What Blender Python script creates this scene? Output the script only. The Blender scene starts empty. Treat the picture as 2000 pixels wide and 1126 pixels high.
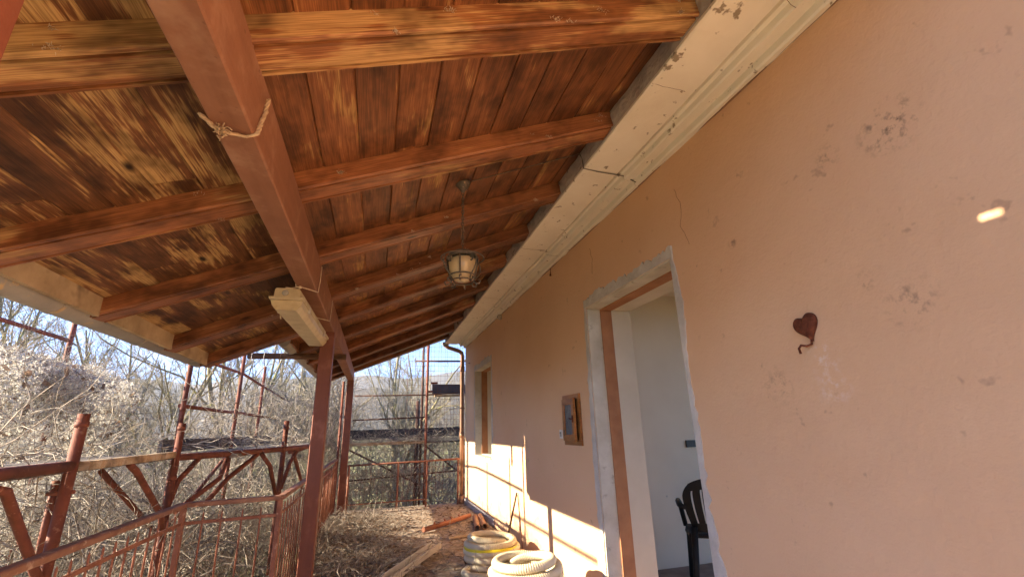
import bpy, math, random
import numpy as np
from mathutils import Vector, Matrix

random.seed(7)
rng = np.random.default_rng(11)
scene = bpy.context.scene
col = scene.collection

# ------------------------------------------------------------------ camera
cam_data = bpy.data.cameras.new('camera')
cam_data.sensor_width = 36.0
cam_data.lens = 870.0 / 2000.0 * 36.0
cam_data.clip_start = 0.05
cam_data.clip_end = 8000
cam = bpy.data.objects.new('camera', cam_data)
col.objects.link(cam)
def _n(v):
    v = np.array(v, float); return v / np.linalg.norm(v)
_Y = _n((733 - 1000, -(843 - 563), -870)); _Z = _n((922 - 1000, 2217 + 563, -870))
_Z = _n(_Z - _Y * np.dot(_Y, _Z)); _X = np.cross(_Y, _Z)
CM = np.array([_X, _Y, _Z])
m = Matrix.Identity(4)
for i in range(3):
    for j in range(3):
        m[i][j] = CM[i][j]
m[2][3] = 1.35
cam.matrix_world = m
scene.camera = cam

# ------------------------------------------------------------------ sky, sun, exposure
SUN_EL = math.radians(22.5)
world = bpy.data.worlds.new('World')
scene.world = world
world.use_nodes = True
wn = world.node_tree
bg = wn.nodes['Background']
sky = wn.nodes.new('ShaderNodeTexSky')
sky.sky_type = 'NISHITA'
sky.sun_disc = False
sky.sun_elevation = SUN_EL
sky.sun_rotation = math.radians(-90)
sky.altitude = 800.0
sky.air_density = 0.5
sky.dust_density = 0.05
sky.ozone_density = 6.0
wn.links.new(sky.outputs[0], bg.inputs[0])
bg.inputs[1].default_value = 0.112

sun_data = bpy.data.lights.new('sun', 'SUN')
sun_data.energy = 5.0
sun_data.angle = math.radians(0.5)
sun_data.color = (1.0, 0.84, 0.61)
sun = bpy.data.objects.new('sun', sun_data)
col.objects.link(sun)
sun.rotation_euler = Vector((1, 0.0, -math.tan(SUN_EL))).to_track_quat('-Z', 'Y').to_euler()

scene.view_settings.view_transform = 'Standard'
scene.view_settings.look = 'None'
scene.view_settings.exposure = 2.4
scene.view_settings.gamma = 1.0
scene.render.engine = 'CYCLES'
scene.cycles.use_denoising = True
scene.cycles.max_bounces = 7
scene.cycles.diffuse_bounces = 6
scene.cycles.glossy_bounces = 3
scene.cycles.volume_bounces = 0
scene.cycles.use_light_tree = False
scene.cycles.adaptive_threshold = 0.02

# ------------------------------------------------------------------ materials
MATS = {}
def newmat(name, rough=0.8, spec=0.3):
    mt = bpy.data.materials.new(name); mt.use_nodes = True
    nt = mt.node_tree
    b = nt.nodes['Principled BSDF']
    b.inputs['Roughness'].default_value = rough
    b.inputs['Specular IOR Level'].default_value = spec
    MATS[name] = mt
    return mt, nt, b
def node(nt, typ, **kw):
    n = nt.nodes.new(typ)
    for k, v in kw.items():
        if k in n.inputs: n.inputs[k].default_value = v
        else: setattr(n, k, v)
    return n
def ramp(nt, stops, src):
    r = nt.nodes.new('ShaderNodeValToRGB')
    els = r.color_ramp.elements
    while len(els) < len(stops): els.new(0.5)
    for e, (p, c) in zip(els, stops):
        e.position = p; e.color = (*c, 1) if len(c) == 3 else c
    nt.links.new(src, r.inputs[0]); return r
def coords(nt, scale=(1, 1, 1), rnd=True, kind='Object'):
    tc = nt.nodes.new('ShaderNodeTexCoord')
    mp = nt.nodes.new('ShaderNodeMapping')
    mp.inputs['Scale'].default_value = scale
    nt.links.new(tc.outputs[kind], mp.inputs['Vector'])
    if rnd:
        oi = nt.nodes.new('ShaderNodeObjectInfo')
        mu = node(nt, 'ShaderNodeMath', operation='MULTIPLY'); mu.inputs[1].default_value = 57.0
        nt.links.new(oi.outputs['Random'], mu.inputs[0])
        cb = nt.nodes.new('ShaderNodeCombineXYZ')
        for k in range(3): nt.links.new(mu.outputs[0], cb.inputs[k])
        nt.links.new(cb.outputs[0], mp.inputs['Location'])
    return mp
def noise(nt, vec, scale=5.0, detail=4.0, rough=0.55, dist=0.0):
    n = node(nt, 'ShaderNodeTexNoise', Scale=scale, Detail=detail, Roughness=rough, Distortion=dist)
    nt.links.new(vec, n.inputs['Vector']); return n
def mix(nt, fac, a, b, typ='MIX'):
    n = nt.nodes.new('ShaderNodeMix'); n.data_type = 'RGBA'; n.blend_type = typ
    for s, v in ((n.inputs[0], fac), (n.inputs[6], a), (n.inputs[7], b)):
        if hasattr(v, 'is_linked'): nt.links.new(v, s)
        elif isinstance(v, (int, float)): s.default_value = v
        else: s.default_value = (*v, 1) if len(v) == 3 else v
    return n.outputs[2]
def mathn(nt, op, a, b=None, clamp=False):
    n = nt.nodes.new('ShaderNodeMath'); n.operation = op; n.use_clamp = clamp
    for s, v in ((n.inputs[0], a), (n.inputs[1], b)):
        if v is None: continue
        if hasattr(v, 'is_linked'): nt.links.new(v, s)
        else: s.default_value = v
    return n.outputs[0]
def bump(nt, b, h, strength=0.3, dist=0.01):
    bp = node(nt, 'ShaderNodeBump', Strength=strength, Distance=dist)
    nt.links.new(h, bp.inputs['Height']); nt.links.new(bp.outputs[0], b.inputs['Normal'])

def wood(name, dark, mid, worn, amount, grain=(1.9, 26, 26), rough=0.55, spec=0.35, stain=0.5):
    """stained softwood, grain along local X; the stain is worn off to bare wood in streaks"""
    mt, nt, b = newmat(name, rough, spec)
    mp = coords(nt, grain)
    n1 = noise(nt, mp.outputs[0], 1.6, 4, 0.6, 0.6)
    mp2 = coords(nt, (1.6, 4.6, 4.6))
    n2 = noise(nt, mp2.outputs[0], 1.3, 3, 0.6, 0.3)
    mp3 = coords(nt, (3, 95, 95))
    n3 = noise(nt, mp3.outputs[0], 1.5, 3, 0.65)
    base = ramp(nt, [(0.28, dark), (0.62, mid)], mathn(nt, 'ADD', mathn(nt, 'MULTIPLY', n1.outputs[0], 0.5), mathn(nt, 'MULTIPLY', n2.outputs[0], 0.5)))
    oi = nt.nodes.new('ShaderNodeObjectInfo')
    # per piece tone
    tone = mathn(nt, 'ADD', mathn(nt, 'MULTIPLY', oi.outputs['Random'], 0.5), 0.75)
    tn = node(nt, 'ShaderNodeVectorMath', operation='SCALE')
    nt.links.new(base.outputs[0], tn.inputs[0]); nt.links.new(tone, tn.inputs['Scale'])
    w = mathn(nt, 'ADD', mathn(nt, 'MULTIPLY', n2.outputs[0], 1.0), mathn(nt, 'MULTIPLY', n1.outputs[0], 0.55))
    w = mathn(nt, 'ADD', w, mathn(nt, 'MULTIPLY', n3.outputs[0], 0.45))
    w = mathn(nt, 'SUBTRACT', w, 0.05)
    w = mathn(nt, 'ADD', w, mathn(nt, 'MULTIPLY', mathn(nt, 'SUBTRACT', oi.outputs['Random'], 0.5), stain * 0.35))
    wm = nt.nodes.new('ShaderNodeMapRange'); wm.inputs[1].default_value = 1.19 - amount; wm.inputs[2].default_value = 1.265 - amount
    nt.links.new(w, wm.inputs[0])
    gr = mix(nt, n3.outputs[0], tuple(c * 0.62 for c in worn), worn)
    c = mix(nt, wm.outputs[0], tn.outputs[0], gr)
    # blotchy water stains that ignore the grain
    mp5 = coords(nt, (1.6, 2.6, 2.6)); n6 = noise(nt, mp5.outputs[0], 2.2, 3, 0.65)
    sr = ramp(nt, [(0.34, (0.30, 0.26, 0.235)), (0.55, (1, 1, 1))], n6.outputs[0])
    c = mix(nt, min(1.0, stain * 1.8), c, sr.outputs[0], 'MULTIPLY')
    # fine dark pores
    mp6 = coords(nt, (5, 190, 190)); n7 = noise(nt, mp6.outputs[0], 1.2, 1, 0.5)
    pr = ramp(nt, [(0.40, (0.62, 0.58, 0.55)), (0.58, (1, 1, 1))], n7.outputs[0])
    c = mix(nt, 0.8, c, pr.outputs[0], 'MULTIPLY')
    # knots
    vo = node(nt, 'ShaderNodeTexVoronoi', Scale=1.0, feature='F1')
    mp4 = coords(nt, (1.7, 4.2, 4.2)); nt.links.new(mp4.outputs[0], vo.inputs['Vector'])
    kn = nt.nodes.new('ShaderNodeMapRange'); kn.inputs[1].default_value = 0.04; kn.inputs[2].default_value = 0.10
    nt.links.new(vo.outputs['Distance'], kn.inputs[0])
    c = mix(nt, kn.outputs[0], tuple(x * 0.4 for x in dark), c)
    nt.links.new(c, b.inputs['Base Color'])
    rr = mathn(nt, 'ADD', mathn(nt, 'MULTIPLY', wm.outputs[0], 0.25), rough)
    nt.links.new(rr, b.inputs['Roughness'])
    bump(nt, b, n3.outputs[0], 0.35, 0.004)
    return mt
wood('ceiling_wood', (0.085, 0.031, 0.012), (0.30, 0.115, 0.043), (0.54, 0.31, 0.12), 0.09, rough=0.5)
wood('worn_ceiling_wood', (0.055, 0.022, 0.010), (0.27, 0.11, 0.042), (0.60, 0.38, 0.16), 0.21, rough=0.55)
wood('rafter_wood', (0.135, 0.048, 0.021), (0.35, 0.142, 0.060), (0.58, 0.34, 0.15), 0.06, grain=(0.8, 11, 11), rough=0.42)
wood('worn_rafter_wood', (0.09, 0.032, 0.013), (0.40, 0.16, 0.06), (0.64, 0.38, 0.16), 0.22, grain=(0.6, 10, 10), rough=0.5)
wood('old_timber', (0.06, 0.03, 0.015), (0.17, 0.085, 0.045), (0.35, 0.22, 0.13), 0.10, rough=0.75)
wood('cabinet_wood', (0.24, 0.085, 0.02), (0.46, 0.19, 0.05), (0.62, 0.31, 0.10), 0.02, grain=(9, 1.5, 9), rough=0.4, stain=0.1)
wood('pale_board', (0.32, 0.22, 0.13), (0.56, 0.43, 0.28), (0.68, 0.58, 0.44), 0.2, rough=0.8)
wood('grey_board', (0.10, 0.09, 0.09), (0.24, 0.21, 0.19), (0.36, 0.32, 0.27), 0.1, rough=0.85)

def paint(name, c1, c2, scale=3.0, rough=0.7, spec=0.3, bs=0.25, bscale=40, bdist=0.003, spots=None, rnd=True):
    mt, nt, b = newmat(name, rough, spec)
    mp = coords(nt, (1, 1, 1), rnd)
    n1 = noise(nt, mp.outputs[0], scale, 4, 0.6)
    r = ramp(nt, [(0.32, c1), (0.68, c2)], n1.outputs[0])
    c = r.outputs[0]
    if spots:
        n2 = noise(nt, mp.outputs[0], spots[1], 3, 0.65)
        mr = nt.nodes.new('ShaderNodeMapRange'); mr.inputs[1].default_value = spots[2]; mr.inputs[2].default_value = spots[3]
        nt.links.new(n2.outputs[0], mr.inputs[0])
        c = mix(nt, mr.outputs[0], c, spots[0])
    nt.links.new(c, b.inputs['Base Color'])
    if bs > 0:
        n3 = noise(nt, mp.outputs[0], bscale, 2, 0.6)
        bump(nt, b, n3.outputs[0], bs, bdist)
    return mt
def worn_paint(name, c1, c2, dust, deep, stretch, rough):
    mt, nt, b = newmat(name, rough, 0.3)
    mp = coords(nt, stretch, False); n1 = noise(nt, mp.outputs[0], 1.6, 4, 0.62, 0.4)
    mp2 = coords(nt, (1, 1, 1), False); n2 = noise(nt, mp2.outputs[0], 5.5, 4, 0.65); n3 = noise(nt, mp2.outputs[0], 34, 3, 0.7)
    c = ramp(nt, [(0.30, c1), (0.70, c2)], mathn(nt, 'ADD', mathn(nt, 'MULTIPLY', n1.outputs[0], 0.55), mathn(nt, 'MULTIPLY', n2.outputs[0], 0.45))).outputs[0]
    k = nt.nodes.new('ShaderNodeMapRange'); k.inputs[1].default_value = 0.54; k.inputs[2].default_value = 0.72; nt.links.new(n2.outputs[0], k.inputs[0])
    c = mix(nt, mathn(nt, 'MULTIPLY', k.outputs[0], 0.55), c, dust)
    k2 = nt.nodes.new('ShaderNodeMapRange'); k2.inputs[1].default_value = 0.66; k2.inputs[2].default_value = 0.74; nt.links.new(n3.outputs[0], k2.inputs[0])
    c = mix(nt, mathn(nt, 'MULTIPLY', k2.outputs[0], 0.7), c, deep)
    nt.links.new(c, b.inputs['Base Color']); bump(nt, b, mathn(nt, 'ADD', n1.outputs[0], n3.outputs[0]), 0.35, 0.004)
worn_paint('beam_paint', (0.185, 0.080, 0.047), (0.275, 0.128, 0.078), (0.36, 0.215, 0.15), (0.10, 0.04, 0.025), (12, 0.8, 12), 0.6)
worn_paint('post_paint', (0.145, 0.045, 0.027), (0.205, 0.068, 0.041), (0.30, 0.135, 0.09), (0.07, 0.025, 0.016), (12, 12, 0.9), 0.5)
paint('cornice_paint', (0.74, 0.68, 0.56), (0.83, 0.78, 0.67), 2.5, 0.85, 0.2, bs=0.4, bscale=14, bdist=0.008, spots=((0.30, 0.245, 0.18), 13, 0.635, 0.69))
paint('grey_plaster', (0.30, 0.26, 0.235), (0.50, 0.44, 0.39), 5, 0.95, 0.1, bs=0.8, bscale=18, bdist=0.02, spots=((0.13, 0.10, 0.08), 8, 0.64, 0.70))
paint('mortar', (0.44, 0.40, 0.355), (0.60, 0.56, 0.51), 5, 0.95, 0.1, bs=0.9, bscale=25, bdist=0.012)
paint('reveal_plaster', (0.46, 0.40, 0.31), (0.62, 0.56, 0.46), 4, 0.9, 0.1, bs=0.6, bscale=22, bdist=0.008, spots=((0.34, 0.29, 0.23), 10, 0.62, 0.75))
paint('reveal_brown', (0.33, 0.14, 0.065), (0.44, 0.20, 0.09), 5, 0.85, 0.2, bs=0.5, bscale=20, bdist=0.006, spots=((0.62, 0.48, 0.36), 14, 0.72, 0.76))
paint('inner_plaster', (0.60, 0.495, 0.36), (0.70, 0.59, 0.445), 2, 0.9, 0.1, bs=0.4, bscale=12, bdist=0.006, spots=((0.42, 0.33, 0.26), 7, 0.72, 0.8))
paint('room_paint', (0.78, 0.62, 0.44), (0.85, 0.70, 0.51), 1.2, 0.9, 0.1, bs=0.3, bscale=10, bdist=0.004, spots=((0.36, 0.29, 0.24), 6, 0.72, 0.8))
paint('rust_tube', (0.115, 0.038, 0.024), (0.205, 0.066, 0.041), 9, 0.7, 0.3, bs=0.4, bscale=60, spots=((0.30, 0.15, 0.09), 30, 0.60, 0.72))
paint('dark_tube', (0.06, 0.035, 0.028), (0.12, 0.06, 0.045), 9, 0.75, 0.3)
paint('rail_paint', (0.17, 0.062, 0.038), (0.29, 0.12, 0.075), 8, 0.6, 0.3, spots=((0.42, 0.27, 0.19), 24, 0.60, 0.72))
paint('handrail_paint', (0.19, 0.085, 0.055), (0.30, 0.155, 0.10), 6, 0.6, 0.3, spots=((0.45, 0.31, 0.23), 20, 0.58, 0.70))
paint('zinc', (0.27, 0.26, 0.24), (0.36, 0.345, 0.32), 3, 0.6, 0.35, spots=((0.52, 0.38, 0.22), 9, 0.62, 0.70))
paint('eave_cream', (0.33, 0.25, 0.16), (0.50, 0.39, 0.26), 5, 0.85, 0.2, spots=((0.14, 0.10, 0.07), 4, 0.54, 0.72))
paint('copper_brown', (0.20, 0.105, 0.058), (0.30, 0.165, 0.095), 4, 0.45, 0.5)
paint('lamp_iron', (0.05, 0.042, 0.034), (0.13, 0.105, 0.08), 20, 0.55, 0.5, spots=((0.30, 0.20, 0.12), 30, 0.6, 0.7))
paint('lamp_housing', (0.40, 0.33, 0.21), (0.52, 0.44, 0.30), 6, 0.6, 0.35, spots=((0.30, 0.24, 0.15), 14, 0.60, 0.72))
paint('lamp_diffuser', (0.40, 0.32, 0.19), (0.54, 0.46, 0.29), 5, 0.4, 0.4, spots=((0.38, 0.30, 0.17), 9, 0.56, 0.70))
paint('milk_glass', (0.36, 0.27, 0.15), (0.48, 0.38, 0.23), 6, 0.25, 0.5)
paint('rope', (0.34, 0.24, 0.15), (0.50, 0.38, 0.26), 30, 0.95, 0.05, bs=0)
paint('string', (0.55, 0.45, 0.34), (0.68, 0.58, 0.46), 30, 0.9, 0.05, bs=0)
paint('hose_cream', (0.60, 0.50, 0.32), (0.72, 0.63, 0.45), 3, 0.5, 0.35, spots=((0.50, 0.38, 0.20), 6, 0.64, 0.74))
paint('hose_yellow', (0.75, 0.62, 0.02), (0.82, 0.70, 0.03), 3, 0.5, 0.4)
paint('terracotta', (0.27, 0.14, 0.085), (0.38, 0.22, 0.14), 8, 0.85, 0.15)
paint('orange_tube', (0.25, 0.088, 0.045), (0.34, 0.13, 0.07), 10, 0.65, 0.3)
paint('galvanised', (0.42, 0.39, 0.35), (0.56, 0.53, 0.48), 6, 0.5, 0.5)
paint('rusty_iron', (0.075, 0.022, 0.012), (0.17, 0.055, 0.028), 40, 0.9, 0.15, bs=0.8, bscale=70)
paint('white_plastic', (0.62, 0.60, 0.55), (0.70, 0.68, 0.63), 5, 0.5, 0.4)
paint('black_plastic', (0.018, 0.017, 0.016), (0.03, 0.028, 0.026), 5, 0.35, 0.4)
paint('chair_plastic', (0.012, 0.011, 0.010), (0.020, 0.018, 0.017), 3, 0.6, 0.2)
paint('dark_glass', (0.05, 0.06, 0.08), (0.13, 0.14, 0.16), 30, 0.3, 0.5, bs=0.5, bscale=90)
paint('room_floor', (0.20, 0.15, 0.12), (0.32, 0.25, 0.20), 6, 0.9, 0.1)
paint('deck_shade_strip', (0.30, 0.28, 0.29), (0.40, 0.38, 0.38), 4, 0.9, 0.1)
paint('cobweb', (0.42, 0.34, 0.25), (0.58, 0.48, 0.37), 30, 0.95, 0.05, bs=0)
paint('toe_board', (0.055, 0.055, 0.065), (0.11, 0.105, 0.11), 3, 0.7, 0.2)
paint('roof_tile', (0.30, 0.13, 0.07), (0.42, 0.20, 0.11), 6, 0.9, 0.1)
paint('dead_leaf', (0.12, 0.078, 0.053), (0.38, 0.27, 0.185), 9, 0.85, 0.1, rnd=False, bs=0)
paint('litter_twig', (0.10, 0.078, 0.062), (0.48, 0.42, 0.355), 7, 0.85, 0.1, rnd=False, bs=0)
paint('vine_twig', (0.08, 0.066, 0.052), (0.56, 0.50, 0.42), 10, 0.9, 0.1, rnd=False, bs=0)
paint('thicket_twig', (0.07, 0.058, 0.047), (0.52, 0.465, 0.395), 7, 0.9, 0.1, rnd=False, bs=0)
paint('seed_fluff', (0.50, 0.48, 0.43), (0.80, 0.78, 0.72), 8, 0.95, 0.05, rnd=False, bs=0)
paint('bark', (0.16, 0.14, 0.10), (0.30, 0.27, 0.16), 4, 0.9, 0.1, spots=((0.40, 0.38, 0.16), 6, 0.56, 0.66))
paint('crown_twig', (0.20, 0.18, 0.14), (0.40, 0.365, 0.28), 2, 0.9, 0.1, bs=0)
paint('green_leaf', (0.06, 0.13, 0.02), (0.11, 0.22, 0.04), 8, 0.6, 0.3, rnd=False, bs=0)
paint('wire', (0.12, 0.08, 0.06), (0.2, 0.14, 0.11), 8, 0.6, 0.4, bs=0)
paint('sack', (0.50, 0.36, 0.24), (0.62, 0.48, 0.34), 6, 0.9, 0.1)

for nm in ('seed_fluff', 'dead_leaf', 'green_leaf'):
    nt = MATS[nm].node_tree; b = nt.nodes['Principled BSDF']; src = b.inputs['Base Color'].links[0].from_socket
    tl = nt.nodes.new('ShaderNodeBsdfTranslucent'); mx = nt.nodes.new('ShaderNodeMixShader'); mx.inputs[0].default_value = 0.45
    nt.links.new(src, tl.inputs[0]); nt.links.new(b.outputs[0], mx.inputs[1]); nt.links.new(tl.outputs[0], mx.inputs[2])
    nt.links.new(mx.outputs[0], nt.nodes['Material Output'].inputs[0])
# concrete porch floor: dusty pinkish tiles with dirt
mt, nt, b = newmat('porch_tile', 0.85, 0.2)
mp = coords(nt, (1, 1, 1), False)
n1 = noise(nt, mp.outputs[0], 2.2, 6, 0.6, 0.3)
n2 = noise(nt, mp.outputs[0], 14, 5, 0.65)
r1 = ramp(nt, [(0.3, (0.37, 0.30, 0.235)), (0.7, (0.57, 0.485, 0.40))], n1.outputs[0])
r2 = ramp(nt, [(0.42, (0.40, 0.34, 0.28)), (0.66, (1, 1, 1))], n2.outputs[0])
nt.links.new(mix(nt, 0.8, r1.outputs[0], r2.outputs[0], 'MULTIPLY'), b.inputs['Base Color'])
bump(nt, b, n2.outputs[0], 0.5, 0.01)

# painted facade: salmon paint, trowel marks, mildew stains, scuffs
mt, nt, b = newmat('facade_paint', 0.82, 0.22)
mp = coords(nt, (1, 1, 1), False)
n1 = noise(nt, mp.outputs[0], 0.8, 3, 0.55)
n2 = noise(nt, mp.outputs[0], 5.0, 4, 0.6)
n3 = noise(nt, mp.outputs[0], 45, 2, 0.65)
r1 = ramp(nt, [(0.30, (0.635, 0.385, 0.22)), (0.70, (0.71, 0.465, 0.285))], n1.outputs[0])
c = mix(nt, mathn(nt, 'MULTIPLY', n2.outputs[0], 0.30), r1.outputs[0], (0.73, 0.50, 0.34))
mr = nt.nodes.new('ShaderNodeMapRange'); mr.inputs[1].default_value = 0.67; mr.inputs[2].default_value = 0.73
n4 = noise(nt, mp.outputs[0], 8.5, 3, 0.7); nt.links.new(n4.outputs[0], mr.inputs[0])
c = mix(nt, mathn(nt, 'MULTIPLY', mr.outputs[0], 0.35), c, (0.22, 0.13, 0.09))
sep = nt.nodes.new('ShaderNodeTexCoord')
n5 = noise(nt, mp.outputs[0], 26, 3, 0.7)
k = nt.nodes.new('ShaderNodeMapRange'); k.inputs[1].default_value = 0.50; k.inputs[2].default_value = 0.72
nt.links.new(n5.outputs[0], k.inputs[0])
acc = None
for (sy, sz, sr, dens) in ((0.92, 2.36, 0.13, 0.8), (1.16, 2.38, 0.07, 0.5), (1.02, 1.72, 0.12, 0.45), (1.62, 1.50, 0.10, 0.45), (1.14, 1.84, 0.05, 0.5), (1.72, 2.24, 0.04, 0.5), (0.70, 1.35, 0.07, 0.3)):
    vm = node(nt, 'ShaderNodeVectorMath', operation='DISTANCE'); vm.inputs[1].default_value = (1.72, sy, sz)
    nt.links.new(sep.outputs['Object'], vm.inputs[0])
    d = mathn(nt, 'MULTIPLY', vm.outputs['Value'], 1.0 / sr)
    d = mathn(nt, 'SUBTRACT', 1.0, d, True)
    d = mathn(nt, 'MULTIPLY', d, dens * 1.6)
    acc = d if acc is None else mathn(nt, 'ADD', acc, d)
c = mix(nt, mathn(nt, 'MULTIPLY', acc, k.outputs[0], True), c, (0.09, 0.065, 0.05))
acc = None
for (sy, sz, sr, dens) in ((1.38, 1.60, 0.09, 0.7), (1.36, 1.48, 0.10, 0.6)):
    vm = node(nt, 'ShaderNodeVectorMath', operation='DISTANCE'); vm.inputs[1].default_value = (1.72, sy, sz)
    nt.links.new(sep.outputs['Object'], vm.inputs[0])
    d = mathn(nt, 'MULTIPLY', mathn(nt, 'SUBTRACT', 1.0, mathn(nt, 'MULTIPLY', vm.outputs['Value'], 1.0 / sr), True), dens)
    acc = d if acc is None else mathn(nt, 'ADD', acc, d)
c = mix(nt, mathn(nt, 'MULTIPLY', mathn(nt, 'MULTIPLY', acc, 1.6), k.outputs[0], True), c, (0.74, 0.60, 0.50))
nt.links.new(c, b.inputs['Base Color'])
h = mathn(nt, 'ADD', mathn(nt, 'MULTIPLY', n3.outputs[0], 0.35), n2.outputs[0])
bump(nt, b, h, 0.42, 0.014)

mt, nt, b = newmat('ground', 0.95, 0.1)
mp = coords(nt, (1, 1, 1), False)
n1 = noise(nt, mp.outputs[0], 0.35, 6, 0.6); n2 = noise(nt, mp.outputs[0], 4, 6, 0.7)
r1 = ramp(nt, [(0.40, (0.22, 0.175, 0.10)), (0.56, (0.19, 0.21, 0.08))], n1.outputs[0])
c = mix(nt, mathn(nt, 'MULTIPLY', n2.outputs[0], 0.6), r1.outputs[0], (0.27, 0.24, 0.13))
nt.links.new(c, b.inputs['Base Color']); bump(nt, b, n2.outputs[0], 0.8, 0.1)

mt, nt, b = newmat('wooded_hill', 0.95, 0.05)
mp = coords(nt, (1, 1, 1), False)
n1 = noise(nt, mp.outputs[0], 0.012, 8, 0.65); n2 = noise(nt, mp.outputs[0], 0.12, 5, 0.7)
r1 = ramp(nt, [(0.38, (0.055, 0.055, 0.042)), (0.62, (0.13, 0.105, 0.075))], n1.outputs[0])
nt.links.new(mix(nt, n2.outputs[0], r1.outputs[0], (0.10, 0.085, 0.06)), b.inputs['Base Color'])
bump(nt, b, n2.outputs[0], 1.0, 6.0)

# ------------------------------------------------------------------ mesh helpers
def fast_mesh(name, V, F):
    """V (n,3) array, F (m,k) array of equal-size faces"""
    me = bpy.data.meshes.new(name)
    V = np.asarray(V, np.float32); F = np.asarray(F, np.int32)
    me.vertices.add(len(V)); me.vertices.foreach_set('co', V.ravel())
    k = F.shape[1]
    me.loops.add(F.size); me.loops.foreach_set('vertex_index', F.ravel())
    me.polygons.add(len(F))
    me.polygons.foreach_set('loop_start', np.arange(0, F.size, k, dtype=np.int32))
    me.update(calc_edges=True)
    return me

def link(name, me, mat, parent=None, loc=None, smooth=False):
    o = bpy.data.objects.new(name, me)
    if mat:
        if len(me.materials) == 0: me.materials.append(MATS[mat])
    if smooth: me.polygons.foreach_set('use_smooth', np.ones(len(me.polygons), bool))
    if loc is not None: o.location = loc
    col.objects.link(o)
    if parent: o.parent = parent
    return o

class MB:
    def __init__(s): s.v = []; s.f = []
    def box(s, x0, x1, y0, y1, z0, z1):
        b = len(s.v)
        s.v += [(x0, y0, z0), (x1, y0, z0), (x1, y1, z0), (x0, y1, z0), (x0, y0, z1), (x1, y0, z1), (x1, y1, z1), (x0, y1, z1)]
        s.f += [tuple(b + i for i in q) for q in ((0, 3, 2, 1), (4, 5, 6, 7), (0, 1, 5, 4), (1, 2, 6, 5), (2, 3, 7, 6), (3, 0, 4, 7))]
        return s
    def ring_loft(s, rings, cap=True, closed=False):
        b = len(s.v); k = len(rings[0]); n = len(rings)
        for r in rings: s.v += [tuple(p) for p in r]
        for i in range(n - 1 + (1 if closed else 0)):
            i2 = (i + 1) % n
            for j in range(k):
                j2 = (j + 1) % k
                s.f.append((b + i * k + j, b + i * k + j2, b + i2 * k + j2, b + i2 * k + j))
        if cap and not closed:
            s.f.append(tuple(b + j for j in reversed(range(k))))
            s.f.append(tuple(b + (n - 1) * k + j for j in range(k)))
        return s
    def tube(s, pts, r, sides=10, cap=True, closed=False):
        pts = [Vector(p) for p in pts]; n = len(pts)
        rs = r if hasattr(r, '__len__') else [r] * n
        rings = []; ref = None
        for i, p in enumerate(pts):
            if closed: t = pts[(i + 1) % n] - pts[i - 1]
            else: t = pts[min(i + 1, n - 1)] - pts[max(i - 1, 0)]
            t.normalize()
            if ref is None:
                ref = Vector((0, 0, 1)) if abs(t.z) < 0.9 else Vector((1, 0, 0))
            u = (ref - t * ref.dot(t)).normalized(); w = t.cross(u); ref = u
            rings.append([p + (u * math.cos(a) + w * math.sin(a)) * rs[i] for a in (2 * math.pi * q / sides for q in range(sides))])
        return s.ring_loft(rings, cap, closed)
    def prism(s, prof, p0, p1, up=(0, 0, 1)):
        """profile points (a,b): a across, b up, swept p0->p1"""
        p0 = Vector(p0); p1 = Vector(p1); t = (p1 - p0).normalized(); up = Vector(up)
        w = t.cross(up).normalized(); u = w.cross(t)
        return s.ring_loft([[p + w * a + u * b for a, b in prof] for p in (p0, p1)])
    def bar(s, p0, p1, w, h, ch=0.004, up=(0, 0, 1)):
        a, b = w / 2, h / 2
        prof = [(-a + ch, -b), (a - ch, -b), (a, -b + ch), (a, b - ch), (a - ch, b), (-a + ch, b), (-a, b - ch), (-a, -b + ch)]
        return s.prism(prof, p0, p1, up)
    def lathe(s, prof, c, sides=24):
        """prof list of (r,z)"""
        rings = [[(c[0] + r * math.cos(a), c[1] + r * math.sin(a), c[2] + z) for a in (2 * math.pi * q / sides for q in range(sides))] for r, z in prof]
        return s.ring_loft(rings, False)
    def build(s, name, mat, parent=None, smooth=False, loc=None, origin=None):
        me = bpy.data.meshes.new(name)
        v = s.v
        if origin is not None:
            v = [(a - origin[0], b_ - origin[1], c_ - origin[2]) for a, b_, c_ in v]; loc = origin
        me.from_pydata([tuple(p) for p in v], [], s.f); me.update()
        o = link(name, me, mat, parent, loc)
        if smooth:
            me.polygons.foreach_set('use_smooth', [len(p.vertices) <= 4 for p in me.polygons])
        return o

def tube_batch(P, R, sides=3):
    """P (M,K,3) paths, R (M,K) radii -> V,F of open tubes"""
    M, K, _ = P.shape
    T = np.gradient(P, axis=1); T /= np.linalg.norm(T, axis=2, keepdims=True) + 1e-9
    ref = np.where(np.abs(T[..., 2:3]) < 0.85, np.array([0, 0, 1.0]), np.array([1.0, 0, 0]))
    ref = np.repeat(ref[:, :1], K, axis=1)
    U = ref - T * (ref * T).sum(2, keepdims=True); U /= np.linalg.norm(U, axis=2, keepdims=True) + 1e-9
    W = np.cross(T, U)
    a = 2 * np.pi * np.arange(sides) / sides
    V = P[:, :, None, :] + R[:, :, None, None] * (U[:, :, None, :] * np.cos(a)[None, None, :, None] + W[:, :, None, :] * np.sin(a)[None, None, :, None])
    idx = np.arange(M * K * sides).reshape(M, K, sides)
    nx = np.roll(idx, -1, axis=2)
    F = np.stack([idx[:, :-1], nx[:, :-1], nx[:, 1:], idx[:, 1:]], axis=-1).reshape(-1, 4)
    return V.reshape(-1, 3), F
def join(parts):
    Vs, Fs, o = [], [], 0
    for V, F in parts:
        Vs.append(V); Fs.append(F + o); o += len(V)
    return np.concatenate(Vs), np.concatenate(Fs)
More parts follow.
